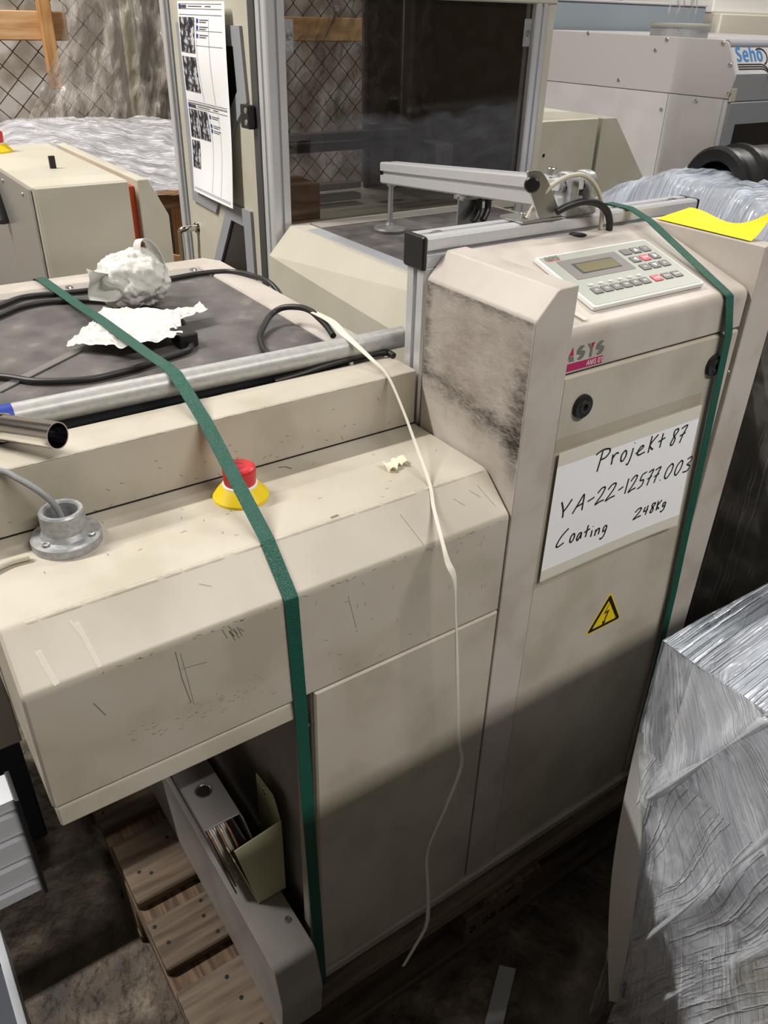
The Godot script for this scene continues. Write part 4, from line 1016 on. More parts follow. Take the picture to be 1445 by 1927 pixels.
# ---------------------------------------------------------------- pallet, floor things
func pallet() -> void:
	var t := thing("wooden_pallet", "worn wooden pallet under the beige machine", "pallet", Vector3(0.09, 0, -0.36))
	var x0 := -0.518
	var x1 := 0.70
	var z := 0.030
	var i := 0
	for w in [0.145, 0.100, 0.145, 0.100, 0.145]:
		obj("deck_board", MB.new().box(x0 + rng.randf_range(0, 0.006), x1, 0.122, 0.1440, z - w, z, 0.003), M.wood[i % 4], t)
		for k in 3:
			for s in 2:
				if rng.randf() < 0.3: continue
				obj("nail", MB.new().lathe([Vector2(0, 0.0006), Vector2(0.0035, 0.0006), Vector2(0.004, 0)], Vector3(x0 + 0.035 + 0.05 * s + rng.randf_range(-0.022, 0.022), 0.144, z - w * (0.22 + 0.28 * k) + rng.randf_range(-0.014, 0.014)), Vector3.UP, 8), M.gap, t)
		z -= w + 0.041
		i += 1
	for cx in [x0 + 0.0725, 0.09, x1 - 0.0725]:
		obj("stringer_board", MB.new().box(cx - 0.0705, cx + 0.0705, 0.100, 0.1218, -0.760, 0.038, 0.003), M.wood_z, t)
	for cx in [x0 + 0.0725, 0.05, x1 - 0.0725]:
		for cz in [-0.012, -0.362, -0.710]:
			obj("block", MB.new().box(cx - 0.0705, cx + 0.0705, 0.0222, 0.0998, cz - 0.049, cz + 0.049, 0.003), M.wood[2], t)
	for cz in [-0.012, -0.362, -0.710]:
		obj("bottom_board", MB.new().box(x0, x1, 0.0, 0.022, cz - 0.049, cz + 0.049, 0.003), M.wood[3], t)
	word("block_stamp", "D  DB 4-80", 0.026, M.gap, Transform3D(Basis(), Vector3(0.05, 0.060, 0.0375)), t, true)
	# plastic strip on the floor
	var s := func(u: float, v: float) -> Vector3:
		return Vector3(lerpf(0.025, -0.16, u) + lerpf(-0.007, 0.020, v) * 0.8, 0.003 + 0.004 * sin(u * 5.0) * v, lerpf(0.105, 0.235, u) + lerpf(-0.010, 0.012, v))
	tag(obj("plastic_strip", MB.new().patch(16, 4, s, false, 1, 1, Vector3.UP), std(c8(170, 172, 174), 0.35)), "torn white plastic strip lying on the floor in front of the pallet", "strip")
	# neighbouring conveyor at the left: aluminium side profile and beige panel
	var n := thing("neighbour_conveyor", "aluminium conveyor side profile with black end cap at the left edge", "conveyor", Vector3(-1.2, 0, -0.3))
	var prof := []
	var zf := -0.040
	for k in 4:
		var y := 0.634 + 0.0395 * k
		prof.append_array([Vector2(zf, y), Vector2(zf, y + 0.0145), Vector2(zf - 0.006, y + 0.0155), Vector2(zf - 0.006, y + 0.022), Vector2(zf, y + 0.023), Vector2(zf + 0.001, y + 0.026), Vector2(zf, y + 0.029)])
	prof.append_array([Vector2(zf, 0.791), Vector2(zf - 0.04, 0.791), Vector2(zf - 0.04, 0.634)])
	obj("side_profile", MB.new().prism("x", prof, -1.9, -0.6490, 0.0), std(c8(205, 208, 214), 0.35, 0.35), n)
	obj("end_cap", MB.new().box(-0.6488, -0.6440, 0.631, 0.794, -0.081, -0.034, 0.001), M.black, n)
	obj("support_leg", MB.new().box(-1.85, -1.77, 0.0, 0.633, -0.08, -0.041, 0.002), M.alu, n)
	obj("rear_panel", MB.new().box(-1.9, -0.598, 0.332, 0.79, -0.66, -0.60, 0.003), M.ivory, n)
	obj("added_shade_box", MB.new().box(-1.9, -0.602, 0.03, 0.331, -0.90, -0.625, 0.004), M.navy, n)  # added dark box: blocks light and stands in for shade under the panel
	obj("support_leg", MB.new().box(-1.0, -0.94, 0.0, 0.333, -0.66, -0.60, 0.002), M.alu, n)
	obj("support_leg", MB.new().box(-1.85, -1.77, 0.0, 0.333, -0.66, -0.60, 0.002), M.alu, n)
	obj("cross_tie", MB.new().box(-1.85, -1.77, 0.60, 0.64, -0.62, -0.06, 0.002), M.alu, n)
	# storage tote at the lower left corner
	var to := thing("grey_tote", "grey plastic tote on the floor at the lower left corner", "tote", Vector3(-0.95, 0, 0.05))
	obj("tote_body", MB.new().box(-1.2, -0.727, 0.0, 0.235, -0.28, 0.40, 0.006), M.navy, to)
	for w in [[-1.21, -0.718, -0.29, -0.278], [-1.21, -0.718, 0.398, 0.41], [-0.730, -0.718, -0.29, 0.41], [-1.21, -1.198, -0.29, 0.41]]:
		obj("tote_rim", MB.new().box(w[0], w[1], 0.225, 0.305, w[2], w[3], 0.002), M.window_grey, to)
	# unseen cabinet added behind the camera to shadow the lower doors
	var o := thing("added_shadow_cabinet", "dark cabinet added behind the camera, out of view, to shadow the lower doors", "cabinet", Vector3(0.2, 0, 1.65))
	obj("body", MB.new().box(-1.9, 1.9, 0.08, 2.005, 1.0, 1.7, 0.004), M.darkbrown, o)
	obj("plinth", MB.new().box(-1.85, 1.85, 0.0, 0.08, 1.05, 1.65, 0.002), M.dark, o)
	for k in 4: obj("door", MB.new().box(-1.88 + k * 0.945, -1.88 + k * 0.945 + 0.93, 0.12, 1.96, 0.985, 0.9995, 0.004), M.darkbrown, o)

# ---------------------------------------------------------------- enclosure with tinted window
func enclosure() -> void:
	var xl := 0.25
	var xr := 1.035
	var zf := -1.08
	var zb := -1.665
	var t := thing("glazed_enclosure", "tall beige machine enclosure with tinted front window and aluminium corner posts", "machine", Vector3(0.64, 0, -1.4))
	# corner posts
	obj("corner_post", MB.new().prism("y", shift(groove_poly(0.046), Vector2(0.247, -1.098)), 0.0, 2.1, 0.001), M.alu, t)
	obj("post_edge", MB.new().box(0.2235, 0.2275, 0.0, 2.1, -1.155, -1.125, 0.001), M.alu_dark, t)
	obj("corner_post", MB.new().prism("y", shift(groove_poly(0.040), Vector2(0.998, -1.100)), 0.0, 2.1, 0.001), M.alu, t)
	for z in [zb]: obj("corner_post", MB.new().prism("y", shift(groove_poly(0.040), Vector2(0.998, z)), 0.0, 2.1, 0.001), M.alu, t)
	obj("corner_post", MB.new().box(0.235, 0.262, 0.0, 2.1, zb - 0.012, zb + 0.012, 0.002), M.alu, t)
	obj("right_panel", MB.new().box(1.020, 1.046, 0.0, 2.1, zb, zf - 0.002, 0.003), M.ivory, t)
	obj("top_beam", MB.new().box(0.270, 1.046, 1.540, 2.1, zf - 0.03, zf + 0.002, 0.003), M.ivory, t)
	obj("roof", MB.new().box(0.235, 1.046, 2.1, 2.13, zb, zf, 0.003), M.ivory, t)
	obj("base_panel", MB.new().box(0.272, 0.978, 0.02, 1.062, -1.115, -1.095, 0.003), M.ivory, t)
	obj("inner_floor", MB.new().box(0.262, 1.018, 1.03, 1.052, zb + 0.015, -1.12, 0.002), M.cream, t)
	obj("window_sill", MB.new().box(0.272, 0.978, 1.062, 1.084, -1.118, -1.088, 0.002), M.paint, t)
	# tinted front window, screwed on
	var wn := obj("front_window", MB.new().box(0.2715, 0.9785, 1.0845, 1.5395, -1.100, -1.095, 0.0), M.glass, t, "brown tinted window pane")
	for p in [Vector2(0.288, 1.466), Vector2(0.966, 1.478)]:
		obj("pane_clip", MB.new().box(p.x - 0.013, p.x + 0.010, p.y - 0.030, p.y + 0.030, -1.0945, -1.0925, 0.0008), M.alu_cast, wn)
		screw(wn, Vector3(p.x, p.y, -1.0925), Vector3(0, 0, 1), 0.008)
	# dark back panel, bars and box inside
	obj("back_panel", MB.new().box(0.885, 1.0, 1.052, 2.1, zb - 0.008, zb + 0.008, 0.002), std(c8(70, 64, 60), 0.5), t)
	obj("inner_post", MB.new().box(0.850, 0.885, 1.052, 2.1, zb - 0.012, zb + 0.012, 0.002), M.alu_dark, t)
	obj("inner_divider", MB.new().box(0.795, 0.86, 1.052, 2.05, -1.58, -1.56, 0.002), std(c8(52, 56, 66), 0.5), t)
	obj("inner_lining", MB.new().box(1.0135, 1.0185, 1.053, 2.09, zb + 0.03, -1.13, 0.0), std(c8(64, 58, 54), 0.5), t)
	obj("inner_rail", MB.new().box(0.27, 0.74, 1.234, 1.252, -1.30, -1.26, 0.002), M.alu_dark, t)
	obj("inner_rail", MB.new().box(0.27, 0.74, 1.210, 1.228, -1.30, -1.26, 0.002), M.alu_dark, t)
	for y in [1.062, 1.092]: obj("inner_rail", MB.new().box(0.40, 0.66, y, y + 0.016, -1.42, -1.38, 0.002), M.alu_cast, t)
	obj("handle_grip", MB.new().tube([Vector3(0.305, 1.292, -1.2), Vector3(0.330, 1.262, -1.2)], 0.012, 12), M.black, t)
	obj("tool_head", MB.new().box(0.70, 0.80, 1.10, 1.25, -1.40, -1.28, 0.004), std(c8(44, 42, 42), 0.5), t)
	obj("tool_head", MB.new().box(0.82, 0.88, 1.10, 1.21, -1.35, -1.25, 0.004), M.alu_cast, t)
	# left side door: ivory plate with grey framed windows
	var d := obj("side_door", MB.new().box(0.247, 0.262, 0.02, 2.1, -1.640, -1.128, 0.003), M.ivory, t)
	obj("door_edge", MB.new().box(0.243, 0.265, 0.0, 2.1, -1.652, -1.641, 0.001), M.window_grey, d)
	var fr := func(outer: Array, inner: Array) -> void:
		var m := MB.new()
		var k := outer.size()
		for i in k:
			var j := (i + 1) % k
			var o0 := Vector3(0.2395, outer[i].y, outer[i].x)
			var o1 := Vector3(0.2395, outer[j].y, outer[j].x)
			var i0 := Vector3(0.2395, inner[i].y, inner[i].x)
			var i1 := Vector3(0.2395, inner[j].y, inner[j].x)
			var ctr := (o0 + i0) * 0.5
			m.quad(o0, o1, i1, i0, Vector3.LEFT)
			m.quad(o0, o1, o1 + Vector3(0.008, 0, 0), o0 + Vector3(0.008, 0, 0), o0 - i0)
			m.quad(i0, i1, i1 + Vector3(0.008, 0, 0), i0 + Vector3(0.008, 0, 0), i0 - o0)
		obj("window_frame", m, M.window_grey, d)
		var pts := []
		for p in inner: pts.append(Vector2(p.x, p.y))
		obj("side_pane", MB.new().prism("x", pts, 0.2455, 0.2468, 0.0), M.glass_dark, d)
	fr.call([Vector2(-1.590, 1.480), Vector2(-1.230, 1.480), Vector2(-1.215, 1.332), Vector2(-1.290, 1.275), Vector2(-1.440, 1.052), Vector2(-1.590, 1.060)], [Vector2(-1.545, 1.440), Vector2(-1.268, 1.440), Vector2(-1.262, 1.350), Vector2(-1.330, 1.290), Vector2(-1.470, 1.092), Vector2(-1.545, 1.098)])
	fr.call([Vector2(-1.360, 1.092), Vector2(-1.231, 1.092), Vector2(-1.220, 0.50), Vector2(-1.60, 0.50), Vector2(-1.56, 0.80)], [Vector2(-1.345, 1.052), Vector2(-1.272, 1.050), Vector2(-1.262, 0.54), Vector2(-1.56, 0.54), Vector2(-1.52, 0.80)])
	# chrome pull handle and black hinge
	obj("pull_handle", MB.new().tube(MB.smooth([Vector3(0.247, 0.985, -1.592), Vector3(0.215, 0.985, -1.594), Vector3(0.200, 0.978, -1.600), Vector3(0.200, 0.950, -1.602), Vector3(0.200, 0.72, -1.602), Vector3(0.215, 0.70, -1.600), Vector3(0.247, 0.70, -1.595)], 4), 0.009, 14), M.chrome, d)
	obj("handle_mount", MB.new().lathe([Vector2(0, 0.008), Vector2(0.014, 0.006), Vector2(0.016, 0)], Vector3(0.247, 0.985, -1.592), Vector3.LEFT, 20), M.chrome, d)
	var hg := obj("hinge", MB.new().box(0.205, 0.2225, 1.285, 1.333, -1.180, -1.138, 0.003), M.black, t)
	for y in [1.298, 1.322]:
		obj("hinge_screw", MB.new().lathe([Vector2(0, 0.001), Vector2(0.0055, 0.0018), Vector2(0.0062, 0)], Vector3(0.205, y, -1.150), Vector3.LEFT, 16), M.steel, hg)
	instruction_sheet()
	# infeed table in front of the window
	var tb := thing("infeed_table", "beige infeed conveyor table with sloping side in front of the tinted window", "conveyor", Vector3(0.55, 0, -0.8))
	var m := MB.new()
	var zn := -0.305
	var P := [Vector3(0.200, 1.030, -1.062), Vector3(0.200, 0.983, zn), Vector3(0.255, 1.0895, zn), Vector3(0.258, 1.0895, -1.062)]
	m.quad(P[0], P[1], P[2], P[3], Vector3(-1, 1, 0))
	m.quad(P[0], P[1], Vector3(0.200, 0.62, zn), Vector3(0.200, 0.62, -1.062), Vector3.LEFT)
	m.quad(P[2], P[3], Vector3(0.840, 1.0895, -1.062), Vector3(0.840, 1.0895, zn), Vector3.UP)
	m.quad(Vector3(0.840, 1.0895, -1.062), Vector3(0.840, 1.0895, zn), Vector3(0.84, 0.62, zn), Vector3(0.84, 0.62, -1.062), Vector3.RIGHT)
	for z in [zn, -1.062]:
		var f := -1.0 if z < -0.6 else 1.0
		m.quad(Vector3(0.256, 0.62, z), Vector3(0.84, 0.62, z), Vector3(0.84, 1.0895, z), Vector3(0.256, 1.0895, z), Vector3(0, 0, f))
		m.quad(Vector3(0.2, 0.62, z), Vector3(0.256, 0.62, z), Vector3(0.256, 1.0895, z), Vector3(0.2, 0.983 if f > 0 else 1.03, z), Vector3(0, 0, f))
	m.quad(Vector3(0.2, 0.62, zn), Vector3(0.84, 0.62, zn), Vector3(0.84, 0.62, -1.062), Vector3(0.2, 0.62, -1.062), Vector3.DOWN)
	obj("table_housing", m, M.ivory, tb)
	obj("edge_rail", MB.new().box(0.268, 0.300, 1.0895, 1.0925, -1.000, -0.310, 0.0008), std(c8(196, 200, 208), 0.35, 0.3), tb)
	obj("table_bed", MB.new().box(0.306, 0.825, 1.0895, 1.0912, -1.055, -0.310, 0.0005), M.sheet, tb)
	obj("bed_strip", MB.new().box(0.306, 0.825, 1.0912, 1.0932, -1.05, -1.00, 0.0005), M.grey_paint, tb)
	for x in [0.25, 0.79]:
		for z in [-0.81, -1.0]: obj("table_leg", MB.new().box(x - 0.025, x + 0.025, 0.0, 0.622, z - 0.025, z + 0.025, 0.002), M.alu, tb)

# printed work instructions hung over the side door
func instruction_sheet() -> void:
	var t := thing("instruction_sheet", "long printed instruction sheet with small photographs hanging on the enclosure's side door", "paper", Vector3(0.235, 1.3, -1.41))
	# u runs from back to front along z, v from top to bottom
	var s := func(u: float, v: float) -> Vector3:
		var z := lerpf(-1.545, -1.278, u)
		var y := lerpf(1.525, 1.092, v)
		return Vector3(0.2365 - 0.010 * sin(v * 6.5) * sin(u * 2.6 + 0.3) - 0.012 * u * v - 0.006, y, z + 0.004 * sin(v * 5.0))
	var lay := func(called: String, u0: float, v0: float, u1: float, v1: float, mat: Material, lift: float) -> void:
		var nn := maxi(2, int((v1 - v0) * 30))
		obj(called, MB.new().patch(6, nn, func(a: float, b: float) -> Vector3: return s.call(lerpf(u0, u1, a), lerpf(v0, v1, b)) + Vector3(-lift, 0, 0), false, 1, 1, Vector3.LEFT), mat, t)
	lay.call("sheet", 0.0, 0.0, 1.0, 1.0, M.paper, 0.0)
	var pm := std(Color.WHITE, 0.6)
	pm.albedo_texture = noise_tex(61, 0.02, 4, [[0.25, c8(22, 22, 30)], [0.45, c8(60, 58, 66)], [0.6, c8(128, 128, 136)], [0.75, c8(206, 206, 212)]], false, 4.0, 128)
	for p in [[0.03, 0.075, 0.40, 0.245], [0.03, 0.265, 0.40, 0.440], [0.03, 0.535, 0.22, 0.690], [0.24, 0.535, 0.46, 0.690], [0.03, 0.705, 0.20, 0.860]]:
		lay.call("printed_photo", p[0], p[1], p[2], p[3], pm, 0.0009)
	var ink := std(c8(70, 70, 74), 0.7)
	for v in [0.012, 0.035, 0.062, 0.490, 0.500, 0.505, 0.525, 0.972, 0.980]:
		lay.call("printed_line", 0.03, v, 0.95, v + 0.0022, ink, 0.0008)
	for v in [0.135, 0.205]: lay.call("printed_line", 0.43, v, 0.95, v + 0.0018, ink, 0.0008)
	for u in [0.44, 0.70]: lay.call("printed_line", u, 0.075, u + 0.004, 0.485, ink, 0.0008)
	for u in [0.50, 0.72]: lay.call("printed_line", u, 0.535, u + 0.004, 0.968, ink, 0.0008)
	for q in [[0.45, 0.080], [0.45, 0.112], [0.45, 0.150], [0.50, 0.545], [0.50, 0.592], [0.50, 0.618]]:
		lay.call("printed_dot", q[0], q[1], q[0] + 0.035, q[1] + 0.020, M.blue, 0.0010)
		lay.call("printed_line", q[0] + 0.06, q[1] + 0.004, q[0] + 0.24, q[1] + 0.008, ink, 0.0008)
		lay.call("printed_line", q[0] + 0.06, q[1] + 0.014, q[0] + 0.20, q[1] + 0.018, ink, 0.0008)
	for v in [0.016, 0.508]:
		lay.call("printed_badge", 0.035, v, 0.085, v + 0.018, M.blue, 0.0010)
		lay.call("printed_badge", 0.095, v + 0.002, 0.21, v + 0.016, ink, 0.0009)
		lay.call("printed_line", 0.25, v + 0.006, 0.55, v + 0.010, ink, 0.0008)
		lay.call("printed_line", 0.62, v + 0.006, 0.74, v + 0.010, ink, 0.0008)

# ---------------------------------------------------------------- machines behind
func back_machines() -> void:
	# left end station
	var t := thing("end_station", "beige end station with emergency stop on top, behind the dark cover sheet", "machine", Vector3(-0.18, 0, -1.28))
	obj("cabinet", MB.new().box(-0.303, -0.1255, 0.12, 1.2255, -1.56, -1.0, 0.003), M.ivory, t)
	obj("front_panel", MB.new().box(-0.2985, -0.1265, 0.125, 1.2235, -1.001, -0.997, 0.001), M.ivory, t)
	var sp := obj("side_plate", MB.new().box(-0.3085, -0.3040, 0.55, 1.2215, -1.555, -1.006, 0.001), std(c8(176, 174, 168), 0.25, 0.5), t)
	obj("side_lever", MB.new().tube(MB.smooth([Vector3(-0.312, 1.19, -1.30), Vector3(-0.316, 1.15, -1.27), Vector3(-0.318, 1.12, -1.25)], 4), 0.012, 12), M.black, sp)
	for z in [-1.06, -1.22]: screw(sp, Vector3(-0.3085, 1.205, z), Vector3.LEFT, 0.004)
	obj("cover_hood", MB.new().prism("z", MB.rnd([Vector2(-0.108, 0.12), Vector2(-0.108, 1.2250), Vector2(-0.0860, 1.2250), Vector2(-0.0510, 1.1540), Vector2(-0.0490, 0.12)], [0, 0.003, 0.003, 0.003, 0], 3), -1.555, -1.0, 0.003), M.ivory, t)
	obj("orange_window", MB.new().box(-0.1250, -0.1085, 0.50, 1.2100, -1.50, -1.02, 0.0), M.orange, t, "dark orange strip in the gap")
	obj("stop_tab", MB.new().box(-0.218, -0.206, 1.2255, 1.2490, -1.20, -1.192, 0.001), M.black, t)
	obj("foot_plinth", MB.new().box(-0.300, -0.05, 0.0, 0.12, -1.54, -1.03, 0.003), M.dark, t)
	estop(t, Vector3(-0.262, 1.2255, -1.470), Vector3.UP)
	# right end station
	var r := thing("end_station", "beige end station with slanted hood right of the tinted window", "machine", Vector3(1.7, 0, -1.75))
	obj("cabinet", MB.new().box(1.15, 1.684, 0.12, 1.2255, -2.05, -1.462, 0.003), M.ivory, r)
	obj("front_panel", MB.new().box(1.155, 1.682, 0.125, 1.2230, -1.463, -1.459, 0.001), M.ivory, r)
	obj("cover_hood", MB.new().prism("z", MB.rnd([Vector2(1.702, 0.12), Vector2(1.702, 1.2230), Vector2(1.771, 1.2230), Vector2(1.992, 0.991), Vector2(2.004, 0.915), Vector2(2.004, 0.12)], [0, 0.003, 0.003, 0.006, 0.006, 0], 3), -2.05, -1.46, 0.003), M.ivory, r)
	obj("gap_strip", MB.new().box(1.684, 1.702, 0.12, 1.19, -2.0, -1.50, 0.0), M.dark, r)
	obj("fixing_hole", MB.new().lathe([Vector2(0, 0.0004), Vector2(0.006, 0.0004)], Vector3(1.438, 1.12, -1.4588), Vector3(0, 0, 1), 14), M.dark, r)
	obj("foot_plinth", MB.new().box(1.16, 1.99, 0.0, 0.12, -2.0, -1.48, 0.003), M.dark, r)
	estop(r, Vector3(1.87, 1.118, -1.60), Vector3(0.72, 0.69, 0), 1.1)
	obj("corner_bracket", MB.new().box(2.006, 2.03, 0.90, 0.965, -1.48, -1.46, 0.002), M.cream, r)
	# wave soldering machine
	var s := thing("soldering_machine", "large light grey soldering machine with a blue lettered front at the upper right", "machine", Vector3(3.0, 0, -1.95))
	var up := [Vector2(-2.6, 1.470), Vector2(-1.475, 1.460), Vector2(-1.447, 1.450), Vector2(-1.392, 1.355), Vector2(-1.388, 1.335), Vector2(-1.400, 1.272), Vector2(-2.6, 1.272)]
	obj("upper_side_panel", MB.new().prism("x", up, 2.296, 2.304, 0.001), std(c8(188, 183, 184), 0.45), s)
	obj("hood", MB.new().prism("x", shift(up, Vector2(-0.012, -0.004)), 2.304, 3.8, 0.0), M.light_grey, s)
	obj("lower_body", MB.new().box(2.300, 3.8, 0.1, 1.2700, -2.6, -1.40, 0.003), M.light_grey, s)
	obj("lower_side_panel", MB.new().box(2.2955, 2.2998, 0.12, 1.2690, -1.662, -1.418, 0.001), M.light_grey, s)
	obj("lower_side_panel", MB.new().box(2.2955, 2.2998, 0.12, 1.2690, -2.58, -1.672, 0.001), M.light_grey, s)
	obj("base_frame", MB.new().box(2.34, 3.76, 0.0, 0.1, -2.55, -1.45, 0.003), M.dark, s)
	for p in [Vector2(1.415, -1.772), Vector2(1.452, -1.725), Vector2(1.448, -1.470), Vector2(1.382, -1.421), Vector2(1.290, -1.400), Vector2(1.300, -1.935), Vector2(1.462, -2.14)]:
		screw(s, Vector3(2.2960, p.x, p.y), Vector3.LEFT, 0.008)
	for p in [Vector2(1.211, -1.69), Vector2(1.255, -1.535)]: screw(s, Vector3(2.2955, p.x, p.y), Vector3.LEFT, 0.008)
	# front: slanted fascia with the lettering, then the door with dark glass
	obj("front_roll", MB.new().tube([Vector3(2.304, 1.441, -1.460), Vector3(3.8, 1.441, -1.460)], 0.020, 16), M.window_grey, s)
	var n := Vector3(0, 0.50, 0.866)
	var fx := Transform3D(Basis(Vector3.RIGHT, Vector3(0, 0.866, -0.5), n), Vector3(2.304, 1.355, -1.3935))
	var fz := func(called: String, mb: MB, mat: Material) -> void:
		var o := put(called, mb.mesh(), mat, Vector3.ZERO, s)
		o.transform = Transform3D(fx.basis, fx.origin - bases[s])
	fz.call("fascia", MB.new().box(0.002, 1.49, -0.004, 0.100, -0.012, 0.0, 0.001), M.light_grey)
	var blue := std(c8(70, 130, 190), 0.45)
	word("lettering", "Seho", 0.072, blue, Transform3D(fx.basis, fx * Vector3(0.104, 0.068, 0.0008)), s)
	for k in 3:
		fz.call("fascia_stripe", MB.new().box(0.020, 0.160, 0.030 - 0.0085 * k, 0.0345 - 0.0085 * k, 0.0002, 0.0010, 0.0), M.ink)
	var sw := MB.new()
	for k in 3:
		var yy := 0.0322 - 0.0085 * k
		var arc := []
		for e in 9: arc.append(Vector3(0.160 + 0.045 * sin(e * 0.22), yy - 0.030 * (1.0 - cos(e * 0.22)), 0.0008))
		stroke(sw, arc, 0.0045, Vector3(0, 0, 1))
	var hook := []
	for e in 13: hook.append(Vector3(0.172 + 0.040 * sin(e * 0.28 - 0.6), 0.060 + 0.030 * cos(e * 0.28 - 0.6), 0.0008))
	stroke(sw, hook, 0.0060, Vector3(0, 0, 1))
	fz.call("fascia_curve", sw, M.ink)
	obj("front_rail", MB.new().box(2.304, 3.8, 1.262, 1.352, -1.405, -1.392, 0.003), std(c8(150, 153, 158), 0.4), s)
	obj("door_frame", MB.new().box(2.306, 3.8, 0.15, 1.260, -1.402, -1.388, 0.003), std(c8(142, 146, 152), 0.4), s)
	obj("door_glass", MB.new().box(2.36, 3.74, 0.35, 1.185, -1.3885, -1.386, 0.0), M.glass_dark, s)
	obj("catch_plate", MB.new().box(2.300, 2.330, 1.262, 1.306, -1.3985, -1.3905, 0.001), M.ivory, s)
	# exhaust collar and hose above it
	var c := obj("exhaust_collar", MB.new().lathe([Vector2(0.112, 0.0), Vector2(0.112, 0.038), Vector2(0.118, 0.041), Vector2(0.118, 0.052), Vector2(0.110, 0.056), Vector2(0.104, 0.056), Vector2(0.104, 0.0)], Vector3(2.43, 1.452, -1.78), Vector3.UP, 32), M.alu_cast, s)
	obj("collar_band", MB.new().lathe([Vector2(0.1185, 0.043), Vector2(0.1195, 0.048), Vector2(0.1185, 0.053)], Vector3(2.43, 1.452, -1.78), Vector3.UP, 32), std(c8(150, 152, 140), 0.7), c)
	var hs := thing("exhaust_hose", "black rimmed exhaust hose end hanging above the grey soldering machine", "hose", Vector3(2.45, 1.585, -1.83))
	obj("hose_rim", MB.new().lathe([Vector2(0.06, 0.0), Vector2(0.098, 0.0), Vector2(0.105, 0.006), Vector2(0.105, 0.020), Vector2(0.098, 0.026)], Vector3(2.45, 1.597, -1.83), Vector3.UP, 32), M.black, hs)
	obj("hose", MB.new().lathe([Vector2(0.09, 0.026), Vector2(0.09, 3.0)], Vector3(2.45, 1.597, -1.83), Vector3.UP, 28), M.light_grey, hs)
	for k in 7:
		var x := 2.36 + 0.03 * k
		var z := -1.80 + 0.02 * sin(k * 2.0)
		obj("film_shred", MB.new().ribbon(MB.smooth([Vector3(x, 1.598, z), Vector3(x + 0.008 * sin(k), 1.565, z + 0.01), Vector3(x - 0.006, 1.535, z + 0.012 * cos(k)), Vector3(x + 0.010 * cos(k * 3.0), 1.512, z)], 4), [Vector3(0.0035, 0, 0.002)], 0.0006), M.film_clear, hs)
	# cabinets at the back right
	var g := thing("grey_cabinet", "blue grey cabinet wall behind the soldering machine", "cabinet", Vector3(3.1, 0, -2.88))
	obj("body", MB.new().box(2.50, 3.728, 0.0, 1.585, -3.1, -2.64, 0.008), M.bluegrey, g)
	obj("top_edge", MB.new().box(2.50, 3.728, 1.5855, 1.597, -3.1, -2.635, 0.003), M.light_grey, g)
	obj("side_edge", MB.new().box(2.485, 2.4995, 0.0, 1.597, -3.1, -2.63, 0.002), std(c8(40, 92, 104), 0.5), g)
	var cr := thing("cream_cabinet", "cream cabinet beside the blue grey one at the far upper right", "cabinet", Vector3(4.6, 0, -2.85))
	obj("body", MB.new().box(3.812, 5.6, 0.0, 1.560, -3.3, -2.60, 0.008), M.cream, cr)
	obj("lid", MB.new().box(3.806, 5.61, 1.561, 1.640, -3.32, -2.66, 0.008), M.white, cr)

# ---------------------------------------------------------------- wrapped goods
func nz(seed_: int, f: float, oct := 4) -> FastNoiseLite:
	var n := FastNoiseLite.new(); n.seed = seed_; n.frequency = f; n.fractal_octaves = oct
	return n

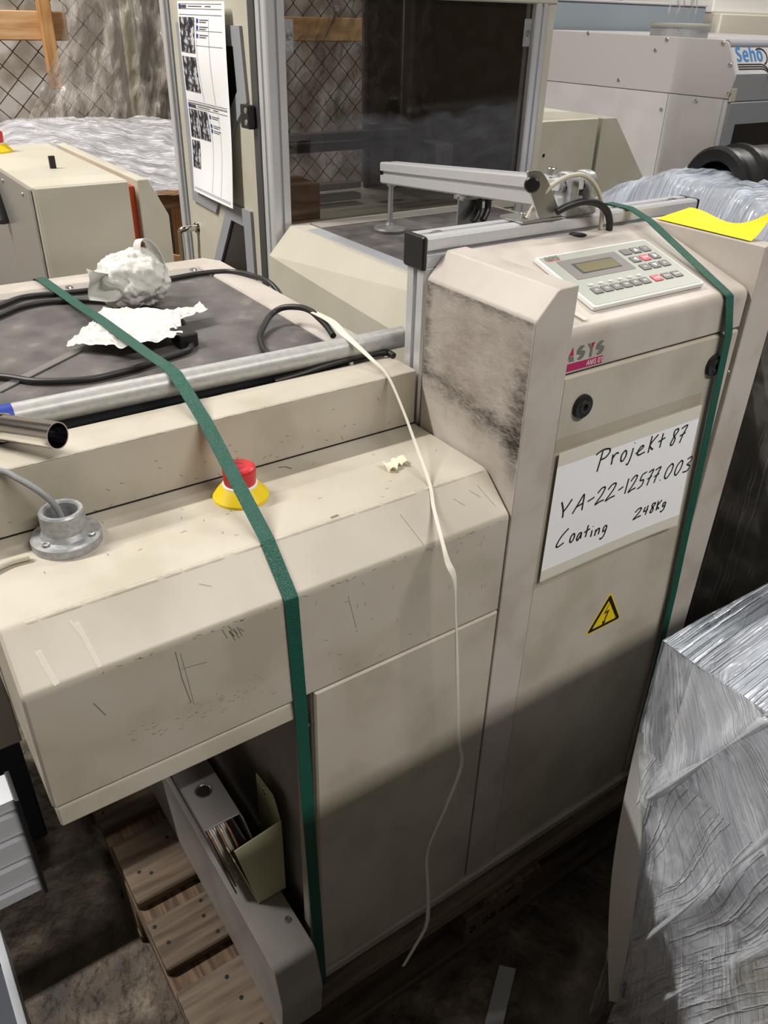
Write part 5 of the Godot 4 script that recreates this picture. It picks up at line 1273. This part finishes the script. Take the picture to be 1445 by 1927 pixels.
func wrapped_loads() -> void:
	# foreground load at the right: pale machine in stretch film
	var t := thing("wrapped_machine", "pale machine wrapped in white stretch film, near right corner", "wrapped load", Vector3(0.55, 0, 0.62))
	obj("core", MB.new().prism("y", MB.rnd([Vector2(0.105, 0.235), Vector2(1.1, 0.235), Vector2(1.1, 0.93), Vector2(0.105, 0.93)], 0.02, 3), 0.15, 0.835, 0.01), std(c8(222, 226, 236), 0.5), t)
	obj("core_base", MB.new().box(0.14, 1.08, 0.0, 0.15, 0.27, 0.92, 0.01), M.wood[1], t)
	obj("core_panel", MB.new().box(0.100, 0.106, 0.17, 0.46, 0.42, 0.80, 0.002), M.ivory, t)
	var n := nz(101, 3.0)
	var nf := nz(103, 14.0, 3)
	var lf := func(u: float, v: float) -> Vector3:   # left face: u back to front, v top to bottom
		var y := lerpf(0.848, 0.03, v)
		var pinch := 0.075 * smoothstep(0.18, 0.45, v) + 0.02 * smoothstep(0.5, 0.9, v)
		var z := lerpf(0.207 + pinch * 0.9, 0.95, u)
		var x := 0.083 + 0.016 * sin(clampf(v, 0, 1) * PI) * (0.4 + 0.6 * u) + 0.010 * n.get_noise_3d(z * 1.2, y, 0.0) + 0.005 * nf.get_noise_3d(z * 2.0, y * 0.35 + z * 0.8, 1.0)
		var fold := 0.010 * exp(-pow((y - (0.60 + (z - 0.25) * 2.4)) / 0.035, 2.0)) + 0.008 * exp(-pow((y - (0.24 + (z - 0.25) * 2.4)) / 0.045, 2.0))
		return Vector3(x - fold - 0.004 * (1.0 - v), y, z)
	var fan := func(u: float, v: float) -> Vector2:    # strands fan out of the top corner, then run down
		var dz := u * 0.743
		var dy := v * 0.818
		return Vector2(atan2(dz + 0.03, dy + 0.12) * 1.1, Vector2(dz, dy).length() * 1.1)
	obj("film_side", MB.new().patch(110, 110, lf, false, 1.0, 1.0, Vector3.LEFT, fan), M.film_load, t)
	var slant := func(u: float, v: float) -> Vector2:  # a second, loose wrap pulled up at a slant
		var dz := u * 0.743
		var dy := v * 0.818
		return Vector2((dy * 0.37 + dz * 0.93) * 1.5, (dz * 0.37 - dy * 0.93) * 0.9)
	obj("film_wrap", MB.new().patch(70, 70, func(u: float, v: float) -> Vector3: return lf.call(u, 0.22 + 0.78 * v) - Vector3(0.004 + 0.004 * sin(u * 9.0 + v * 7.0), 0, 0), false, 1.0, 1.0, Vector3.LEFT, slant), M.film_over, t)
	var tf := func(u: float, v: float) -> Vector3:
		var x := lerpf(0.081, 1.1, u)
		var z := lerpf(0.207, 0.95, v)
		return Vector3(x, 0.848 + 0.003 * n.get_noise_2d(x * 2, z * 2) + 0.0025 * nf.get_noise_2d(x * 0.4, z * 3.0), z)
	var along := func(u: float, v: float) -> Vector2: return Vector2(v * 1.6 + u * 0.15, u * 0.8)
	obj("film_top", MB.new().patch(60, 60, tf, false, 1.0, 1.0, Vector3.UP, along), M.film_load_top, t)
	var bf := func(u: float, v: float) -> Vector3:
		var y := lerpf(0.848, 0.03, v)
		var pinch := 0.070 * smoothstep(0.18, 0.45, v)
		return Vector3(lerpf(0.081, 1.1, u), y, 0.207 + pinch * (0.7 if u < 0.1 else 0.3))
	obj("film_back", MB.new().patch(20, 30, bf, false, 1.0, 1.0, Vector3(0, 0, -1)), M.film_load, t)
	var band := func(y0: float, z0: float, ly: float, lz: float, wide: float) -> Callable:
		return func(u: float, v: float) -> Vector3:
			var w := wide * (0.55 + 0.45 * sin(u * 11.0 + 0.6))
			var a := v * PI
			var y := y0 + ly * u + 0.02 * sin(u * PI)
			var z := z0 + lz * u + 0.010 * sin(u * PI)
			var off := (v - 0.5) * w * 2.0
			var top_y := minf(y + off * 0.37, 0.855 + 0.004 * sin(a))
			var over := maxf(0.0, y + off * 0.37 - 0.855)
			return Vector3(0.070 - 0.011 * sin(a) - 0.004 * sin(u * 17.0) * sin(a) - 0.008 * u + over * 0.9, top_y, z - off * 0.93)
	obj("film_rope", MB.new().patch(50, 10, band.call(0.615, 0.258, 0.36, 0.155, 0.0085), false, 1, 1, Vector3.LEFT, func(u: float, v: float) -> Vector2: return Vector2(v * 0.12, u * 0.5)), M.film_load, t)
	obj("film_rope", MB.new().patch(50, 10, band.call(0.32, 0.305, 0.60, 0.155, 0.0060), false, 1, 1, Vector3.LEFT, func(u: float, v: float) -> Vector2: return Vector2(v * 0.12 + 0.3, u * 0.5)), M.film_load, t)
	obj("film_rope", MB.new().patch(50, 10, band.call(0.12, 0.315, 0.62, 0.20, 0.0120), false, 1, 1, Vector3.LEFT, func(u: float, v: float) -> Vector2: return Vector2(v * 0.12 + 0.6, u * 0.5)), M.film_over, t)
	var fl := func(u: float, v: float) -> Vector3:   # loose flap of film at the back edge
		var y := lerpf(0.685, 0.12, v)
		var w := 0.042 * sin(clampf(v * 1.05, 0.0, 1.0) * PI * 0.85 + 0.15)
		return Vector3(0.080 - 0.010 * sin(v * PI) + 0.012 * u, y, 0.2085 + 0.075 * v + u * w * 0.9 - 0.012 * sin(v * PI))
	obj("film_flap", MB.new().patch(8, 40, fl, false, 1, 1, Vector3.LEFT), std(c8(214, 212, 208), 0.4), t)
	# load behind the tower at the right
	var r := thing("wrapped_machine", "film wrapped machine coloured dark as shade, white bound top, behind tower at right edge", "wrapped load", Vector3(1.3, 0, -0.3))
	obj("core", MB.new().box(0.90, 1.9, 0.10, 1.09, -0.90, 0.16, 0.02), std(c8(74, 72, 70), 0.5), r)  # dark core colour carries the shade of the narrow gap
	obj("core_base", MB.new().box(0.9, 1.87, 0.0, 0.10, -0.87, 0.13, 0.005), M.wood[3], r)
	var side := func(u: float, v: float) -> Vector3:
		var y := lerpf(1.12, 0.12, v)
		var z := lerpf(-0.90, 0.17, u)
		return Vector3(0.856 + 0.012 * n.get_noise_2d(z * 2.0, y * 2.0) + 0.004 * nf.get_noise_2d(z, y * 2.0), y, z)
	obj("film_side", MB.new().patch(60, 60, side, false, 1, 1, Vector3.LEFT), M.film_dark, r)
	var top := func(u: float, v: float) -> Vector3:   # mound of bright film
		var x := lerpf(0.847, 1.85, u)
		var z := lerpf(-0.85, 0.14, v)
		var hgt := 1.10 + (0.125 * smoothstep(0.0, 0.05, u) + 0.05 * u) * smoothstep(-0.02, 0.30, v) * smoothstep(1.0, 0.42, v)
		return Vector3(x, hgt + 0.016 * n.get_noise_2d(x * 2.2, z * 2.2) + 0.006 * nf.get_noise_2d(x * 0.6, z * 2.6), z)
	obj("mound", MB.new().patch(40, 40, func(u: float, v: float) -> Vector3: return top.call(u, v) - Vector3(0, 0.012, 0), false, 1, 1, Vector3.UP), std(c8(170, 170, 182), 0.5), r)
	obj("film_top", MB.new().patch(80, 80, top, false, 1, 1, Vector3.UP, func(u: float, v: float) -> Vector2: return Vector2(v * 2.2 - u * 0.5, u * 1.2 + v * 0.3)), M.film_load_top, r)
	var cord := MB.smooth([Vector3(0.92, 1.305, -0.20), Vector3(0.90, 1.285, -0.215), Vector3(0.875, 1.22, -0.235), Vector3(0.868, 1.165, -0.240), Vector3(0.875, 1.12, -0.235)], 5)
	obj("film_cord", MB.new().tube(cord, 0.006, 8), M.white, r)
	var ds := thing("round_duct", "black open end of a round duct lying behind the white wrapped load", "duct", Vector3(1.1, 1.1, -0.5))
	var ax0 := Vector3(1.0, 1.195, -0.490)
	var axd := Vector3(0.93, 0.02, 0.10).normalized()
	obj("duct_shell", MB.new().lathe([Vector2(0.082, 0.0), Vector2(0.086, 0.0), Vector2(0.086, 0.9)], ax0, axd, 36), M.rubber, ds)
	obj("duct_lining", MB.new().lathe([Vector2(0.0, 0.25), Vector2(0.066, 0.25), Vector2(0.070, 0.03), Vector2(0.082, 0.0)], ax0, axd, 36), M.dark, ds)
	obj("duct_rim", MB.new().lathe([Vector2(0.062, -0.004), Vector2(0.068, -0.010), Vector2(0.086, -0.010), Vector2(0.092, -0.004), Vector2(0.092, 0.010), Vector2(0.086, 0.014)], ax0, axd, 36), M.black, ds)
	obj("duct_rim", MB.new().lathe([Vector2(0.086, 0.055), Vector2(0.094, 0.057), Vector2(0.094, 0.070), Vector2(0.086, 0.072)], ax0, axd, 36), M.black, ds)
	# load in the back left: cardboard slab with shining film over a mound, and a tall wrapped frame
	var b := thing("wrapped_pallet_load", "shiny film wrapped heap on cardboard behind the end station", "wrapped load", Vector3(0.25, 0, -2.3))
	obj("cardboard_slab", MB.new().box(-0.25, 0.80, 0.935, 0.985, -2.68, -2.10, 0.004), M.card, b)
	for x in [0.10, 0.44, 0.72]:
		obj("wooden_leg", MB.new().box(x - 0.04, x + 0.04, 0.0, 0.935, -2.20, -2.11, 0.004), M.pine_v, b)
		obj("wooden_leg", MB.new().box(x - 0.04, x + 0.04, 0.0, 0.935, -2.67, -2.58, 0.004), M.pine_v, b)
	obj("cross_brace", slab([Vector3(0.10, 0.86, -2.105), Vector3(0.10, 0.78, -2.105), Vector3(0.72, 0.60, -2.105), Vector3(0.72, 0.68, -2.105)], Vector3(0, 0, 0.012)), M.pine, b)
	var nb := nz(121, 4.0)
	var nbf := nz(123, 18.0, 3)
	var mound := func(u: float, v: float) -> Vector3:  # u left to right, v front to back
		var x := lerpf(-0.20, 0.80, u)
		var z := lerpf(-2.09, -2.66, v)
		var y := 0.995 + 0.150 * smoothstep(0.0, 0.9, v) * smoothstep(-0.05, 0.22, u) + 0.02 * sin(u * 4.0) * v
		return Vector3(x, y + 0.020 * nb.get_noise_2d(x, z) + 0.007 * nbf.get_noise_2d(x, z * 0.5), z)
	obj("heap", MB.new().patch(40, 40, func(u: float, v: float) -> Vector3: return mound.call(u, v) - Vector3(0, 0.015, 0), false, 1, 1, Vector3.UP), std(c8(158, 154, 150), 0.6), b)
	obj("film_cover", MB.new().patch(110, 90, mound, false, 1, 1, Vector3.UP, func(u: float, v: float) -> Vector2: return Vector2(v * 1.0 + u * 0.7, u * 0.8 - v * 0.5)), M.film_shiny, b)
	var f := thing("draped_rack", "tall rack draped in hazy stretch film that flares out to the left", "wrapped load", Vector3(0.5, 0, -2.95))
	obj("frame_post", MB.new().box(0.545, 0.585, 0.0, 2.1, -2.90, -2.86, 0.003), M.pouch, f)
	obj("frame_post", MB.new().box(0.98, 1.02, 0.0, 2.1, -3.25, -3.21, 0.003), M.pouch, f)
	obj("frame_panel", MB.new().box(0.60, 1.05, 0.3, 2.05, -3.25, -2.92, 0.005), std(c8(92, 88, 84), 0.5), f)
	var drape := func(u: float, v: float) -> Vector3:   # hazy curtain, flaring out at the bottom left
		var y := lerpf(2.1, 1.02, v)
		var flare := 0.20 * smoothstep(0.58, 0.95, v)
		var x := lerpf(0.30 - flare, 0.86, u)
		return Vector3(x, y, -2.83 + 0.04 * nb.get_noise_2d(x * 2.0, y) + 0.012 * nbf.get_noise_2d(x, y * 0.3) + 0.06 * v * (1.0 - u))
	obj("film_drape", MB.new().patch(80, 80, drape, false, 1, 1, Vector3(0, 0, 1)), M.film_haze, f)
	# clear film shreds inside the enclosure's view
	var e := func(u: float, v: float) -> Vector3:
		var x := lerpf(0.60, 1.00, u)
		var y := lerpf(1.62, 1.14, v)
		return Vector3(x - 0.20 * v * (1.0 - u), y, -1.50 + 0.05 * nb.get_noise_2d(x * 3.0, y * 3.0) + 0.012 * nbf.get_noise_2d(x, y))
	tag(obj("film_curtain", MB.new().patch(60, 60, e, false, 1, 1, Vector3(0, 0, 1)), M.film_clear), "clear crinkled film hanging behind the tinted window", "film")
	var cb := thing("cardboard_box", "brown cardboard box behind the tinted window, at its lower left", "box", Vector3(0.345, 1.052, -1.25))
	obj("carton", MB.new().box(0.285, 0.402, 1.0525, 1.155, -1.33, -1.17, 0.002), M.card, cb)
	obj("flap", MB.new().box(0.285, 0.402, 1.1552, 1.158, -1.33, -1.252, 0.0008), M.pine, cb)

# ---------------------------------------------------------------- chain link fence with timber
func fence() -> void:
	var t := thing("chain_link_fence", "chain link fence with timber rails in front of the back wall", "fence", Vector3(1.2, 0, -3.5))
	var m := MB.new()
	var x0 := -0.6
	var x1 := 3.0
	var y0 := 0.55
	var y1 := 1.75
	var d := 0.105
	# each wire zigzags upright and hooks round its neighbours
	var cols := int((x1 - x0) / d * 2.0)
	for i in cols:
		var xa := x0 + i * d / 2.0
		var pts := []
		var rows := int((y1 - y0) / (d * 0.5))
		for k in rows + 1:
			var s := 1.0 if (k + i) % 2 else -1.0
			pts.append(Vector3(xa + s * d / 4.0, y0 + k * d * 0.5, -3.5 + 0.004 * s))
		m.tube(pts, 0.0030, 5, false)
	stuff(obj("wire_mesh", m, std(c8(70, 62, 54), 0.5, 0.3), t))
	obj("timber_rail", MB.new().box(-0.7, 0.5, 1.380, 1.488, -3.495, -3.455, 0.004), M.pine, t)
	obj("timber_rail", MB.new().box(1.3, 3.1, 1.384, 1.490, -3.495, -3.455, 0.004), M.pine, t)
	obj("timber_upright", MB.new().box(0.382, 0.432, 1.20, 2.3, -3.454, -3.41, 0.003), M.pine_v, t)
	for x in [-0.6, 1.25, 3.05]: obj("fence_post", MB.new().tube([Vector3(x, 0, -3.52), Vector3(x, 2.3, -3.52)], 0.025, 14), M.alu_dark, t)
